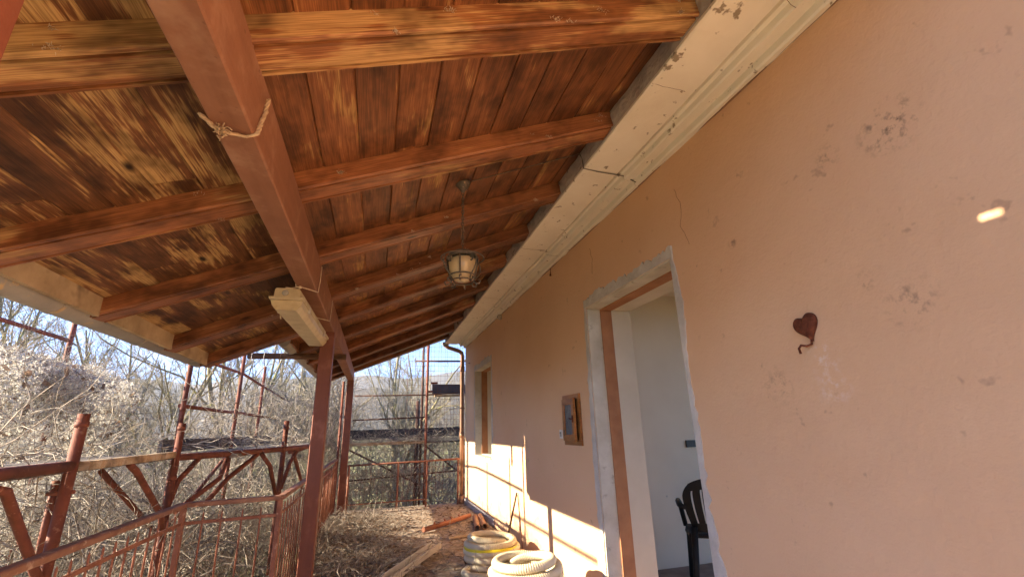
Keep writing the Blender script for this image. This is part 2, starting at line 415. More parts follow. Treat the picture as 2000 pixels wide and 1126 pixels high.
def wander(start, direc, length, K, jitter, droop=0.0):
    """random-walk curves. start (M,3), direc (M,3), length (M,)"""
    M = len(start)
    d = direc / (np.linalg.norm(direc, axis=1, keepdims=True) + 1e-9)
    P = np.zeros((M, K, 3)); P[:, 0] = start
    for k in range(1, K):
        d = d + rng.normal(0, jitter, (M, 3)); d[:, 2] -= droop
        d /= np.linalg.norm(d, axis=1, keepdims=True) + 1e-9
        P[:, k] = P[:, k - 1] + d * (length / (K - 1))[:, None]
    return P

def thing(name, label, cat, loc=(0, 0, 0), group=None):
    o = bpy.data.objects.new(name, None); o.empty_display_size = 0.1
    col.objects.link(o); o.location = loc
    return tag(o, label, cat, group)
def tag(o, label, cat, group=None):
    o['label'] = label; o['category'] = cat
    if group: o['group'] = group
    return o
def structure(o): o['kind'] = 'structure'; return o
def stuff(o, label=None, cat=None):
    o['kind'] = 'stuff'
    if label: o['label'] = label; o['category'] = cat
    return o

XW = 1.72          # outer face of the house wall
# ================================================================== the setting
def terrain_z(x, y):
    near = -0.95 - 0.05 * np.clip(-x - 2, 0, 40) - 0.02 * np.clip(y - 10, 0, 60)
    d = np.hypot(x, y)
    return near + 0.25 * np.sin(x * 0.35) * np.sin(y * 0.3) * np.clip(d / 20, 0, 1) - 0.0 * d
gx = np.concatenate([-np.geomspace(2250, 2, 60), np.linspace(-1.5, 1.5, 7), np.geomspace(2, 2250, 60)])
GX, GY = np.meshgrid(gx, gx)
V = np.stack([GX, GY, np.maximum(terrain_z(GX, GY), -18)], -1).reshape(-1, 3)
n = len(gx); ii = np.arange(n * n).reshape(n, n)
F = np.stack([ii[:-1, :-1], ii[:-1, 1:], ii[1:, 1:], ii[1:, :-1]], -1).reshape(-1, 4)
structure(link('ground', fast_mesh('ground', V, F), 'ground', smooth=True))

def hill(name, dist, depth, base_h, az0, az1, seed, rough):
    r = np.random.default_rng(seed)
    A = np.radians(np.linspace(az0, az1, 260)); D = np.linspace(0, 1, 14)
    ph = r.uniform(0, 6.28, 12); am = r.uniform(0.3, 1, 12) / (1 + np.arange(12) * 0.6)
    prof = sum(am[k] * np.sin(A * (5 + 4.7 * k) + ph[k]) for k in range(12))
    ridge = base_h * (1 + rough * prof)
    V = []
    for t in D:
        hgt = ridge * math.sin(t * math.pi * 0.5) ** 1.2  - 14 * (1 - t)
        rr = dist + depth * t
        V.append(np.stack([np.sin(A) * rr, np.cos(A) * rr, hgt], -1))
    V = np.concatenate(V); k = len(A); ii = np.arange(len(V)).reshape(len(D), k)
    F = np.stack([ii[:-1, :-1], ii[:-1, 1:], ii[1:, 1:], ii[1:, :-1]], -1).reshape(-1, 4)
    structure(link(name, fast_mesh(name, V, F), 'wooded_hill', smooth=True))
hill('hill', 1500, 700, 235, -75, 75, 3, 0.10)
hill('hill', 640, 320, 78, -12, 60, 8, 0.10)

# porch floor: a slab that is wide near the camera and narrow beyond the jog
fl = MB()
def lpoly(z): return [(-1.36, -3, z), (XW, -3, z), (XW, 9.45, z), (-0.74, 9.45, z), (-0.74, 4.12, z), (-1.36, 4.12, z)]
fl.ring_loft([lpoly(-1.3), lpoly(0.0)])
pf = structure(fl.build('porch_floor', 'porch_tile'))

# ================================================================== the house
house = thing('house', 'salmon pink plastered house with an empty doorway under the porch', 'house', (XW, 4.0, 0))
def hp(mb, name, mat, smooth=False, parent=None):
    o = mb.build(name, mat, None, smooth); o.parent = parent or house
    if o.parent is house: o.matrix_parent_inverse = Matrix.Translation((-XW, -4.0, 0))
    return o
# facade with a door and a window opening
DY0, DY1, DZ = 2.23, 3.46, 2.343
WY0, WY1, WZ0, WZ1 = 6.99, 8.27, 0.90, 2.39
ys = [-6.0, DY0, DY1, WY0, WY1, 9.22]
zs = [-1.2, 0.0, WZ0, DZ, WZ1, 3.6]
X2 = XW + 0.42
def solid(i, j):
    if i < 0 or j < 0 or i >= len(ys) - 1 or j >= len(zs) - 1: return False
    y = (ys[i] + ys[i + 1]) / 2; z = (zs[j] + zs[j + 1]) / 2
    if DY0 < y < DY1 and 0 < z < DZ: return False
    if WY0 < y < WY1 and WZ0 < z < WZ1: return False
    return True
fw = MB()
def quad(mb, *p):
    b = len(mb.v); mb.v += list(p); mb.f.append(tuple(range(b, b + len(p))))
for i in range(len(ys) - 1):
    for j in range(len(zs) - 1):
        if not solid(i, j): continue
        y0, y1, z0, z1 = ys[i], ys[i + 1], zs[j], zs[j + 1]
        quad(fw, (XW, y0, z0), (XW, y0, z1), (XW, y1, z1), (XW, y1, z0))
        quad(fw, (X2, y0, z0), (X2, y1, z0), (X2, y1, z1), (X2, y0, z1))
        if not solid(i - 1, j): quad(fw, (XW, y0, z0), (X2, y0, z0), (X2, y0, z1), (XW, y0, z1))
        if not solid(i + 1, j): quad(fw, (XW, y1, z0), (XW, y1, z1), (X2, y1, z1), (X2, y1, z0))
        if not solid(i, j - 1): quad(fw, (XW, y0, z0), (XW, y1, z0), (X2, y1, z0), (X2, y0, z0))
        if not solid(i, j + 1): quad(fw, (XW, y0, z1), (X2, y0, z1), (X2, y1, z1), (XW, y1, z1))
hp(fw, 'facade_wall', 'facade_paint')
# rooms behind: floor, ceiling, partition, back wall with a wide unseen opening added to light the room, side walls
hp(MB().box(X2, 4.55, -6, 9.22, -1.2, -0.004), 'room_floor', 'room_floor')
hp(MB().box(X2, 4.55, -6, 9.22, 2.80, 3.0), 'room_ceiling', 'room_paint')
hp(MB().box(X2, 4.3, 4.36, 4.50, 0, 2.80), 'partition_wall', 'room_paint')
bw = MB()
for y0, y1, z0, z1 in ((-6, -1.6, 0, 2.8), (-1.6, 4.0, 0, 0.1), (-1.6, 4.0, 2.65, 2.8), (4.0, 6.2, 0, 2.8), (6.2, 7.6, 0, 0.9), (6.2, 7.6, 2.2, 2.8), (7.6, 9.22, 0, 2.8)):
    bw.box(4.3, 4.55, y0, y1, z0, z1)
hp(bw, 'back_wall', 'room_paint')
hp(MB().box(X2, 4.3, 9.0, 9.22, 0, 2.80), 'end_wall', 'facade_paint')
hp(MB().box(X2, 4.3, -6, -5.8, 0, 2.80), 'near_end_wall', 'facade_paint')

def opening(y0, y1, z0, z1, what, sill):
    """three bands line each opening: outer plaster reveal, brown painted band, inner plaster reveal"""
    bands = ((XW + 0.003, XW + 0.125, 0.012, 'reveal_plaster', 'outer_reveal'),
             (XW + 0.125, XW + 0.232, 0.022, 'reveal_brown', 'brown_band'),
             (XW + 0.232, X2 + 0.004, 0.014, 'inner_plaster', 'inner_reveal'))
    for xa, xb, t, mat, nm in bands:
        hp(MB().box(xa, xb, y1 - t, y1 + 0.001, z0, z1 - t - 0.002), what + '_' + nm, mat)
        hp(MB().box(xa, xb, y0 - 0.001, y0 + t, z0, z1 - t - 0.002), what + '_' + nm, mat)
        hp(MB().box(xa, xb, y0, y1, z1 - t, z1 + 0.001), what + '_' + nm, mat)
        if sill: hp(MB().box(xa - (0.03 if xa < XW + 0.01 else 0), xb, y0 + t + .002, y1 - t - .002, z0 - 0.001, z0 + t + 0.01), what + '_sill', 'reveal_plaster')
opening(DY0, DY1, 0.0, DZ, 'door', False)
opening(WY0, WY1, WZ0, WZ1, 'window', True)

def ragged(pts_in, pts_out, name, mat, th=0.007):
    """band of rough mortar between two polylines (y,z) on the wall face, standing proud by th"""
    b = MB(); n = len(pts_in)
    for off in (0, 1):
        pass
    x = XW - th
    rings = []
    for (a, c) in zip(pts_in, pts_out):
        rings.append([(x, a[0], a[1]), (x, c[0], c[1]), (XW + 0.001, c[0], c[1]), (XW + 0.001, a[0], a[1])])
    b.ring_loft(rings)
    hp(b, name, mat)
def jag(n, base, amp, seed, trend=None):
    r = np.random.default_rng(seed); w = np.cumsum(r.normal(0, 1, n)); w -= np.linspace(w[0], w[-1], n); w /= (np.abs(w).max() + 1e-6)
    out = base + amp * w + r.normal(0, amp * 0.25, n)
    if trend is not None: out = out * trend
    return np.maximum(out, 0.006)
def mortar_round(y0, y1, z0, z1, wl, wr, wt, seed, nm, below=0):
    N = 60
    zz = np.linspace(z0, z1 + 0.02, N)
    t = (z1 - zz) / (z1 - z0)
    L = jag(N, wl, wl * 0.5, seed, 0.7 + 0.8 * t); ragged([(y1, z) for z in zz], [(y1 + d, z) for z, d in zip(zz, L)], nm, 'mortar')
    R = jag(N, wr, wr * 0.5, seed + 1, 0.55 + 1.1 * t); ragged([(y0, z) for z in zz], [(y0 - d, z) for z, d in zip(zz, R)], nm, 'mortar')
    yy = np.linspace(y0 - R[-1], y1 + L[-1], N)
    T = jag(N, wt, wt * 0.45, seed + 2); ragged([(y, z1 + 0.0005) for y in yy], [(y, z1 + d) for y, d in zip(yy, T)], nm, 'mortar', 0.009)
    if below:
        B = jag(N, below, below * 0.3, seed + 3); ragged([(y, z0) for y in yy], [(y, z0 - d) for y, d in zip(yy, B)], nm, 'mortar', 0.009)
mortar_round(DY0, DY1, 0.0, DZ, 0.045, 0.062, 0.075, 21, 'door_mortar_edge')
mortar_round(WY0, WY1, WZ0, WZ1, 0.040, 0.075, 0.09, 41, 'window_mortar_edge', 0.05)

# moulded cornice along the top of the wall, grey plaster face above it
CO = [(XW, 2.988), (1.690, 2.986), (1.682, 2.996), (1.679, 3.030), (1.646, 3.034), (1.641, 3.018), (1.606, 3.018), (1.599, 3.028), (1.596, 3.060), (1.574, 3.064), (1.570, 3.084), (1.556, 3.084), (1.552, 3.062),
      (1.300, 3.062), (1.290, 3.068), (1.290, 3.085), (1.30, 3.09), (1.30, 3.30), (XW, 3.30)]
def sweep_y(prof, y0, y1):
    b = MB(); N = max(2, int((y1 - y0) / 0.09)); r = np.random.default_rng(5)
    rings = []
    for k in range(N + 1):
        y = y0 + (y1 - y0) * k / N
        w = 0.0026 * math.sin(y * 2.1) + r.normal(0, 0.0016)
        rings.append([(x + (w if x < XW else 0), y, z + w * 0.6) for x, z in prof])
    return b.ring_loft(rings)
hp(sweep_y(CO, -3.0, 2.452), 'cornice', 'cornice_paint')
hp(sweep_y(CO, 2.458, 9.24), 'cornice', 'cornice_paint')
# rough grey plaster above the cornice edge, where the rafters enter
b = MB(); r_ = np.random.default_rng(9); N = 160; rings = []
for k in range(N + 1):
    y = -2.0 + 11.2 * k / N
    d = 0.010 + abs(r_.normal(0, 0.006))
    rings.append([(1.30 - d * 0.4, y, 3.084), (1.30 - d, y, 3.12), (1.30 - d * (0.6 + r_.random()), y, 3.17), (1.30 - d * 0.8, y, 3.24), (1.33, y, 3.30), (1.33, y, 3.084)])
hp(b.ring_loft(rings), 'plaster_face', 'grey_plaster')
# cross cracks and chipped spots in the moulding
for yc, x1_ in ((1.62, 1.50), (3.92, 1.69), (5.7, 1.56), (1.02, 1.60)):
    P_ = [(1.292, yc, 3.062)]; x = 1.292
    while x < x1_: x += 0.035; P_.append((x, yc + random.gauss(0, 0.006) + (x - 1.29) * 0.05, 3.0605 if x < 1.55 else 3.017))
    hp(MB().tube(P_, 0.0011, 4), 'cornice_crack', 'rusty_iron')
# thin brown line under the moulding
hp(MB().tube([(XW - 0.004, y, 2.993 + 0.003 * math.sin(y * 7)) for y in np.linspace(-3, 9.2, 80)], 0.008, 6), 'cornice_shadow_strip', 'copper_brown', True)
# scaffold deck's shadow on the wall foot, put in as a thin grey strip
hp(MB().box(XW - 0.012, XW + 0.002, 6.9, 9.2, 0.0, 0.11), 'deck_shade_strip', 'deck_shade_strip')
# hairline cracks in the plaster
def crack(pts, r=0.0016):
    P = [(XW - 0.0006, y, z) for y, z in pts]; Q = []
    for a, c in zip(P[:-1], P[1:]):
        for t in np.linspace(0, 1, 6)[:-1]:
            Q.append((a[0], a[1] + (c[1] - a[1]) * t + random.gauss(0, 0.004), a[2] + (c[2] - a[2]) * t + random.gauss(0, 0.002)))
    hp(MB().tube(Q + [P[-1]], r, 4), 'plaster_crack', 'rusty_iron')
crack([(2.10, 2.76), (2.06, 2.62), (2.09, 2.50), (2.04, 2.36)], 0.0009)
crack([(3.30, 2.84), (3.27, 2.72), (3.29, 2.60)], 0.001)

# ================================================================== porch roof
porch = thing('porch_roof', 'lean-to porch roof of stained planks and rafters on rust red posts', 'porch roof')
RIGHT = [0.58, 1.383, 2.174, 3.027, 3.807, 4.569, 5.452, 6.28, 7.20, 8.15, 8.80]
LEFT = [0.60, 1.425, 2.435, 3.385, 4.455, 5.303]         # at x=-1.66
BEAM = [None] * 6 + [5.90, 6.78, 7.68, 8.50, 9.06]                    # at x=-0.445
def zbeam(y): return 2.503 - 0.065 * min(max((y - 2.5) / 6.5, 0), 1)
def roofz(x, y):
    zb = zbeam(y); return 3.098 + (x - 1.29) * (3.098 - zb) / 1.735
RH = 0.110
JOG = 5.34
RW = 0.0775                                   # half width of a rafter
raf_prof = [(-RW, RH), (-RW, .007), (-RW + .006, 0.0), (-.062, 0), (-.060, .020), (-.050, .020), (-.048, 0), (.048, 0), (.050, .020), (.060, .020), (.062, 0), (RW - .006, 0), (RW, .007), (RW, RH)]
rafters = []
for i, yr in enumerate(RIGHT):
    if i < 6: xl, yl = -1.70, LEFT[i] + (LEFT[i] - yr) * 0.013
    else:
        xl = -0.95; yl = BEAM[i] + (BEAM[i] - yr) * (0.505 / 1.735)
    yr_, yl_ = yr - RW, yl - RW
    p1 = Vector((1.31, yr_, roofz(1.31, yr_))); p0 = Vector((xl, yl_, roofz(xl, yl_)))
    # local frame: origin at the middle, local X along the rafter
    mid = (p0 + p1) / 2; d = p1 - p0; L = d.length
    rot = d.to_track_quat('X', 'Z')
    b = MB(); b.ring_loft([[(s * L / 2, a, c) for a, c in raf_prof] for s in (-1, 1)])
    o = b.build('rafter', 'worn_rafter_wood' if i in (0, 1) else 'rafter_wood', porch)
    o.rotation_mode = 'QUATERNION'; o.rotation_quaternion = rot; o.location = mid
    rafters.append((p0, p1))

# planks run along the wall on top of the rafters; each board its own piece
W = 0.171
lane = 0
for k in range(-9, 12):
    xa = -0.335 + W * k; xb = xa + W
    if xb > 1.36: xb = 1.36
    if xa >= 1.36 or xb <= -1.86: continue
    xa = max(xa, -1.84)
    yend = 9.22 if xa > -1.02 else JOG
    cuts = [0.44]
    starts = [1.32, 2.11, 2.97, 3.75, 4.51, 5.39, 6.22, 7.14]
    y = random.choice(starts[1:4]); cuts.append(y)
    if yend > 6: cuts.append(random.choice([c_ for c_ in starts if c_ > y + 2.2]))
    cuts.append(yend)
    if k == 0: cuts = [0.44, 0.72, 4.51, yend]
    for q in range(len(cuts) - 1):
        ya, yb = cuts[q] + 0.0015, cuts[q + 1] - 0.0015
        if k == 0 and q == 0: yb = 0.722            # open joint that lets one sunbeam through
        if k == 0 and q == 1: ya = 0.774
        cx_, cy_ = (xa + xb) / 2, (ya + yb) / 2
        cz = roofz(cx_, cy_) + RH
        g = 0.0022; th = 0.022
        b = MB(); jit = random.uniform(-0.0015, 0.0015)
        def pt(x, y, up): return (y - cy_, -(x - cx_), roofz(x, y) + RH + up + jit - cz)
        prof = [(xa + g, 0.004), (xa + g + 0.004, 0.0), (xb - g - 0.004, 0.0), (xb - g, 0.004), (xb + 0.002, 0.008), (xb + 0.002, th), (xa + g, th)]
        b.ring_loft([[pt(x, yy, u) for x, u in prof] for yy in (ya, yb)])
        o = b.build('ceiling_board', 'worn_ceiling_wood' if (xb < -0.5 and ya < 4.0) else 'ceiling_wood', porch)
        o.location = (cx_, cy_, cz); o.rotation_euler = (0, 0, math.pi / 2)
# roof covering above (clay tiles seen edge on), with one slipped spot over the open joint
def cover(x0, x1, y0, y1):
    b = MB(); th0, th1 = 0.045, 0.10
    rings = [[(x0, y, roofz(x0, y) + RH + th0), (x1, y, roofz(x1, y) + RH + th0), (x1, y, roofz(x1, y) + RH + th1), (x0, y, roofz(x0, y) + RH + th1)] for y in (y0, y1)]
    b.ring_loft(rings); b.build('roof_covering', 'roof_tile', porch)
cover(-1.86, 1.40, 0.40, 0.679)
cover(-1.86, -0.322, 0.681, 0.792); cover(-0.228, 1.40, 0.681, 0.792)
cover(-1.86, 1.40, 0.794, JOG + 0.02)
cover(-1.03, 1.40, JOG + 0.022, 9.24)

# main beam and posts
BX0, BX1, BZ = -0.557, -0.440, 2.285
bm_ = MB(); ch = 0.006; rings = []
for y in np.linspace(0.42, 9.02, 30):
    zt = zbeam(y) + 0.012; x0, x1 = BX0 + 0.003 * math.sin(y * 1.3), BX1 + 0.003 * math.sin(y * 1.3)
    rings.append([(x0 + ch, y, BZ), (x1 - ch, y, BZ), (x1, y, BZ + ch), (x1, y, zt), (x0, y, zt - 0.02), (x0, y, BZ + ch)])
bm_.ring_loft(rings); bm_.build('main_beam', 'beam_paint', porch)
def post(x, y, w=0.122, z1=BZ - 0.002):
    a = w / 2; ch = 0.007
    prof = [(-a + ch, -a), (a - ch, -a), (a, -a + ch), (a, a - ch), (a - ch, a), (-a + ch, a), (-a, a - ch), (-a, -a + ch)]
    b = MB().ring_loft([[(x + p, y + q, z) for p, q in prof] for z in (0, 1.1, z1)])
    return b.build('post', 'post_paint', porch)
post(-0.497, 4.62); post(-0.500, 9.0); post(-0.498, 0.50)

# eave boards between rafter ends, gutters under the eaves
for i in range(0, 5):
    ya, yb = rafters[i][0].y + RW + 0.004, rafters[i + 1][0].y - RW - 0.004
    x = -1.655
    b = MB(); rings = []
    for y in (ya, yb):
        z0 = roofz(x, y) - 0.012; z1 = roofz(x, y) + RH - 0.002
        rings.append([(x - 0.028, y, z0), (x, y, z0), (x, y, z1), (x - 0.028, y, z1)])
    b.ring_loft(rings); b.build('eave_board', 'eave_cream', porch)
def gutter(xc, zc, y0, y1, R=0.066):
    N = 14; th = 0.004
    out = [(xc + R * math.cos(a), zc + R * math.sin(a)) for a in np.linspace(math.pi, 2 * math.pi, N)]
    inn = [(xc + (R - th) * math.cos(a), zc + (R - th) * math.sin(a)) for a in np.linspace(2 * math.pi, math.pi, N)]
    prof = out + [(xc + R, zc + 0.02), (xc + R - th, zc + 0.02)] + inn
    b = MB().ring_loft([[(x, y, z) for x, z in prof] for y in (y0, y1)])
    g = b.build('gutter', 'zinc', porch, True)
    e = MB()
    for y in (y0, y1): e.ring_loft([[(x, yy, z) for x, z in out] for yy in (y - 0.002, y + 0.002)])
    e.build('end_cap', 'zinc', g)
    for y in np.arange(y0 + 0.62, y1 - 0.2, 0.98):
        b = MB(); o2 = [(xc + (R + 0.004) * math.cos(a), zc + (R + 0.004) * math.sin(a)) for a in np.linspace(math.pi, 2 * math.pi, N)]
        b.ring_loft([[(x, yy, z) for x, z in o2 + list(reversed(out))] for yy in (y - 0.013, y + 0.013)]); b.build('bracket', 'zinc', g)
gutter(-1.765, 2.088, 0.42, 5.26)
gutter(-1.03, 2.335, JOG + 0.03, 9.2)
# fascia edge of the narrow part
b = MB()
b.ring_loft([[(-0.965, y, roofz(-0.96, y) + RH * 0.2), (-0.945, y, roofz(-0.96, y) + RH * 0.2), (-0.945, y, roofz(-0.96, y) + RH), (-0.965, y, roofz(-0.96, y) + RH)] for y in (JOG + 0.05, 9.1)])
b.build('fascia', 'rafter_wood', porch)

# dried mud and web tufts along the rafters: too small to count one by one
parts = []
for q in range(40):
    p0, p1 = rafters[random.choice([1, 1, 1, 2, 2, 2, 3, 3, 4, 4, 5, 6])]
    t = random.uniform(0.25, 0.98); c_ = p0.lerp(p1, t)
    c_ = np.array(c_) + np.array([0, random.choice([-0.080, -0.079, -0.080, random.uniform(-.05, .05)]), 0]); c_[2] += random.choice([0.002, 0.015, 0.05, 0.085])
    M_ = random.choice((14, 30, 60)); r0 = random.uniform(0.003, 0.009)
    s = c_ + rng.normal(0, r0, (M_, 3)) * np.array([1.5, 0.35, 0.7])
    P = wander(s, rng.normal(0, 1, (M_, 3)), rng.uniform(0.004, 0.013, M_), 3, 0.5)
    parts.append(tube_batch(P, np.full((M_, 3), 0.0009)))
V, F = join(parts)
stuff(link('web_tufts', fast_mesh('web_tufts', V, F), 'cobweb', porch))

# ================================================================== things on the roof
# pendant lantern
LX, LY = 0.465, 2.61
lz = roofz(LX, LY) + RH
lan = thing('pendant_lantern', 'wrought iron pendant lantern with milky glass shade hanging on a chain', 'lantern', (LX, LY, lz))
def lp(mb, name, mat, smooth=True, parent=None):
    o = mb.build(name, mat, parent or lan, smooth); return o
lp(MB().lathe([(0.0, 0.02), (0.045, 0.02), (0.047, -0.012), (0.040, -0.030), (0.022, -0.052), (0.012, -0.070), (0.0, -0.072)], (0, 0, 0), 24), 'canopy', 'lamp_iron')
z = -0.070; k = 0
while z > -0.485:
    pts = []
    for a in np.linspace(0, 2 * math.pi, 10, endpoint=False):
        u, w = 0.0075 * math.cos(a), 0.015 * math.sin(a)
        pts.append((u, 0, z - 0.012 + w) if k % 2 == 0 else (0, u, z - 0.012 + w))
    lp(MB().tube(pts, 0.0030, 5, closed=True), 'chain_link', 'lamp_iron'); z -= 0.0225; k += 1
top = -0.49
# glass urn
gl = [(0.030, -0.085 + top), (0.060, -0.075 + top), (0.082, -0.062 + top), (0.088, -0.085 + top), (0.082, -0.13 + top), (0.066, -0.175 + top), (0.045, -0.20 + top), (0.0, -0.205 + top)]
lp(MB().lathe([(0.0, -0.052 + top), (0.045, -0.052 + top), (0.072, -0.057 + top)] + gl[2:], (0, 0, 0), 28), 'glass_shade', 'milk_glass')
lp(MB().lathe([(0.0, top + 0.005), (0.02, top), (0.028, top - 0.02), (0.02, top - 0.05), (0.0, top - 0.055)], (0, 0, 0), 16), 'lamp_socket', 'lamp_iron')
# dished reflector rim above the glass
lp(MB().lathe([(0.02, top - 0.012), (0.06, top - 0.016), (0.086, top - 0.032), (0.098, top - 0.055), (0.101, top - 0.055), (0.089, top - 0.028), (0.06, top - 0.010), (0.02, top - 0.006)], (0, 0, 0), 32), 'crown_dish', 'lamp_iron')
for q in range(4):
    a = q * math.pi / 2 + 0.45
    ca, sa = math.cos(a), math.sin(a)
    arm = [(0.131, -0.06), (0.143, -0.085), (0.139, -0.12), (0.115, -0.155), (0.09, -0.18), (0.078, -0.2)]
    lp(MB().tube([(r * ca, r * sa, top + zz) for r, zz in arm], 0.0042, 6), 'side_arm', 'lamp_iron')
    sc = [(0.095 + 0.022 * (1 - t * 0.7) * math.cos(t * 9), -0.075 + 0.022 * (1 - t * 0.7) * math.sin(t * 9)) for t in np.linspace(0, 1, 20)]
    lp(MB().tube([(r * ca, r * sa, top + zz) for r, zz in sc], 0.0055, 6), 'scroll', 'lamp_iron')
    a2 = a + math.pi / 4; c2, s2 = math.cos(a2), math.sin(a2)
    st = [(0.098, -0.055), (0.094, -0.10), (0.084, -0.15), (0.074, -0.19)]
    lp(MB().tube([(r * c2, r * s2, top + zz) for r, zz in st], 0.0055, 6), 'strap', 'lamp_iron')
    ft = [(0.07, -0.205), (0.085, -0.222), (0.105, -0.222), (0.112, -0.205), (0.10, -0.198)]
    lp(MB().tube([(r * ca, r * sa, top + zz) for r, zz in ft], 0.0048, 6), 'foot_curl', 'lamp_iron')
    lp(MB().tube([(r * c2, r * s2, top + zz) for r, zz in ft], 0.0048, 6), 'foot_curl', 'lamp_iron')
for R_, zz in ((0.135, -0.052), (0.080, -0.170), (0.072, -0.205)):
    lp(MB().tube([(R_ * math.cos(a), R_ * math.sin(a), top + zz) for a in np.linspace(0, 2 * math.pi, 28, endpoint=False)], 0.0048, 6, closed=True), 'ring', 'lamp_iron')
# cable stapled along the boards to the cornice, then over the cornice to the wall
cab = []
for t in np.linspace(0, 1, 24):
    x = LX + 0.04 + (1.275 - LX - 0.04) * t; y = LY - 0.01 - 0.12 * t + random.gauss(0, 0.002)
    cab.append((x - LX, y - LY, roofz(x, y) + RH - 0.006 - lz))
for x, y, z in ((1.284, 2.46, 3.15), (1.283, 2.45, 3.06), (1.40, 2.456, 3.054), (1.55, 2.458, 3.053), (1.60, 2.45, 3.044), (1.66, 2.44, 3.01), (1.705, 2.435, 2.99)):
    cab.append((x - LX, y - LY, z - lz))
lp(MB().tube(cab, 0.0036, 6), 'cable', 'lamp_iron')

# fluorescent batten tied under the beam
fx = thing('fluorescent_light', 'dusty cream fluorescent light fitting tied under the red beam with string', 'light fitting', (-0.575, 3.2, 2.17))
f0 = Vector((-0.600, 3.06, 2.165)); f1 = Vector((-0.585, 4.52, 2.190))
def fprof(p, pts): return [(p.x + a, p.y, p.z + c) for a, c in pts]
def fpart(pts, s0, s1, name, mat):
    a, c = f0.lerp(f1, s0), f0.lerp(f1, s1)
    o = MB().ring_loft([fprof(a, pts), fprof(c, pts)]).build(name, mat, None)
    o.parent = fx; o.matrix_parent_inverse = Matrix.Translation((0.575, -3.2, -2.17)); return o
fpart([(-0.080, 0.028), (0.080, 0.028), (0.074, 0.085), (0.066, 0.092), (-0.066, 0.092), (-0.074, 0.085)], 0.0, 1.0, 'housing', 'lamp_housing')
fpart([(-0.10, 0.012), (0.10, 0.012), (0.104, 0.030), (-0.104, 0.030)], -0.012, 1.012, 'rim', 'lamp_housing')
df = fpart([(-0.060, -0.052), (0.060, -0.052), (0.086, -0.022), (0.094, 0.011), (-0.094, 0.011), (-0.086, -0.022)], 0.004, 0.996, 'diffuser', 'lamp_diffuser')
for a, c in ((-0.092, 0.03), (0.092, 0.03)):
    fpart([(a * 1.08 - 0.006, -0.012), (a * 1.08 + 0.006, -0.012), (a * 1.08 + 0.006, 0.036), (a * 1.08 - 0.006, 0.036)], 0.18, 0.2, 'clip', 'galvanised')
    fpart([(a * 1.08 - 0.006, -0.012), (a * 1.08 + 0.006, -0.012), (a * 1.08 + 0.006, 0.036), (a * 1.08 - 0.006, 0.036)], 0.78, 0.8, 'clip', 'galvanised')
kn = MB().lathe([(0, -0.004), (0.020, -0.004), (0.020, 0.004), (0.014, 0.006), (0, 0.006)], (0, 0, 0), 18).build('knockout', 'zinc', fx, True)
kn.rotation_euler = (math.pi / 2, 0, 0); kn.location = (f0.x + 0.575 - 0.012, f0.y - 3.2 - 0.002, f0.z - 2.17 + 0.060)
cl = MB().tube([(-0.085, 0.05, -0.02), (-0.088, 0.05, -0.06), (-0.084, 0.055, -0.075)], 0.004, 6).build('pull_tab', 'lamp_housing', fx, True)
def tie_loop(y, xl, label):
    t_ = thing('string_tie', label, 'string', (-0.5, y, BZ), 'strings holding the light fitting'); g = 0.004
    def tp(mb, nm):
        o = mb.build(nm, 'string', None, True); o.parent = t_; o.matrix_parent_inverse = Matrix.Translation((0.5, -y, -BZ))
    tp(MB().tube([(xl, y - 0.02, 2.262), (xl + 0.03, y, BZ - 0.02), (-0.535, y + 0.01, BZ - g), (BX1 + g, y + 0.12, BZ - g), (BX1 + g, y + 0.16, BZ + 0.10), (BX1 + g, y + 0.17, zbeam(y) - 0.01)], 0.0035, 5), 'strand')
    tp(MB().tube([(BX0 - g, y - 0.08, zbeam(y) - 0.03), (BX0 - g, y - 0.02, BZ + 0.05), (BX0 - g, y + 0.005, BZ - g), (-0.535, y + 0.01, BZ - g - 0.002), (-0.54, y + 0.01, 2.262)], 0.0035, 5), 'strand')
    tp(MB().lathe([(0, 0.012), (0.010, 0.006), (0.012, 0), (0.010, -0.006), (0, -0.012)], (-0.535, y + 0.01, BZ - g - 0.004), 8), 'knot')
tie_loop(3.08, -0.615, 'thin pale string looped round the beam at the near end of the light fitting')
tie_loop(3.95, -0.62, 'thin pale string looped round the beam at the far half of the light fitting')

# rope twisted round the beam nearer the camera
rp = MB(); base = []
g = 0.010
route = [(BX0 - 0.02, 1.36, BZ + 0.012), (BX0 + 0.03, 1.39, BZ - g - 0.012), (BX0 + 0.075, 1.415, BZ - g), (BX1 - 0.02, 1.42, BZ - g), (BX1 + g, 1.42, BZ + 0.005), (BX1 + g, 1.44, BZ + 0.06), (BX1 + g, 1.47, BZ + 0.13), (BX1 + g, 1.48, zbeam(1.4) - 0.02)]
fine = []
for a, c in zip(route[:-1], route[1:]):
    for t in np.linspace(0, 1, 12)[:-1]: fine.append(Vector(a).lerp(Vector(c), t))
for ph in (0, 2.1, 4.2):
    pts = [(p.x + 0.004 * math.cos(i * 0.55 + ph) + random.gauss(0, 0.001), p.y + 0.004 * math.sin(i * 0.55 + ph), p.z + 0.004 * math.sin(i * 0.55 + ph) + random.gauss(0, 0.001)) for i, p in enumerate(fine)]
    rp.tube(pts, 0.0042, 6)
P = wander(np.array([BX0 + 0.035, 1.39, BZ - g - 0.012]) + rng.normal(0, 0.008, (30, 3)), rng.normal(0, 1, (30, 3)), rng.uniform(0.012, 0.035, 30), 5, 0.9)
for p in P: rp.tube([tuple(q) for q in p], 0.002, 4)
tag(rp.build('rope', 'rope', None, True), 'frayed brown rope slung under the red beam near the top of the picture', 'rope')

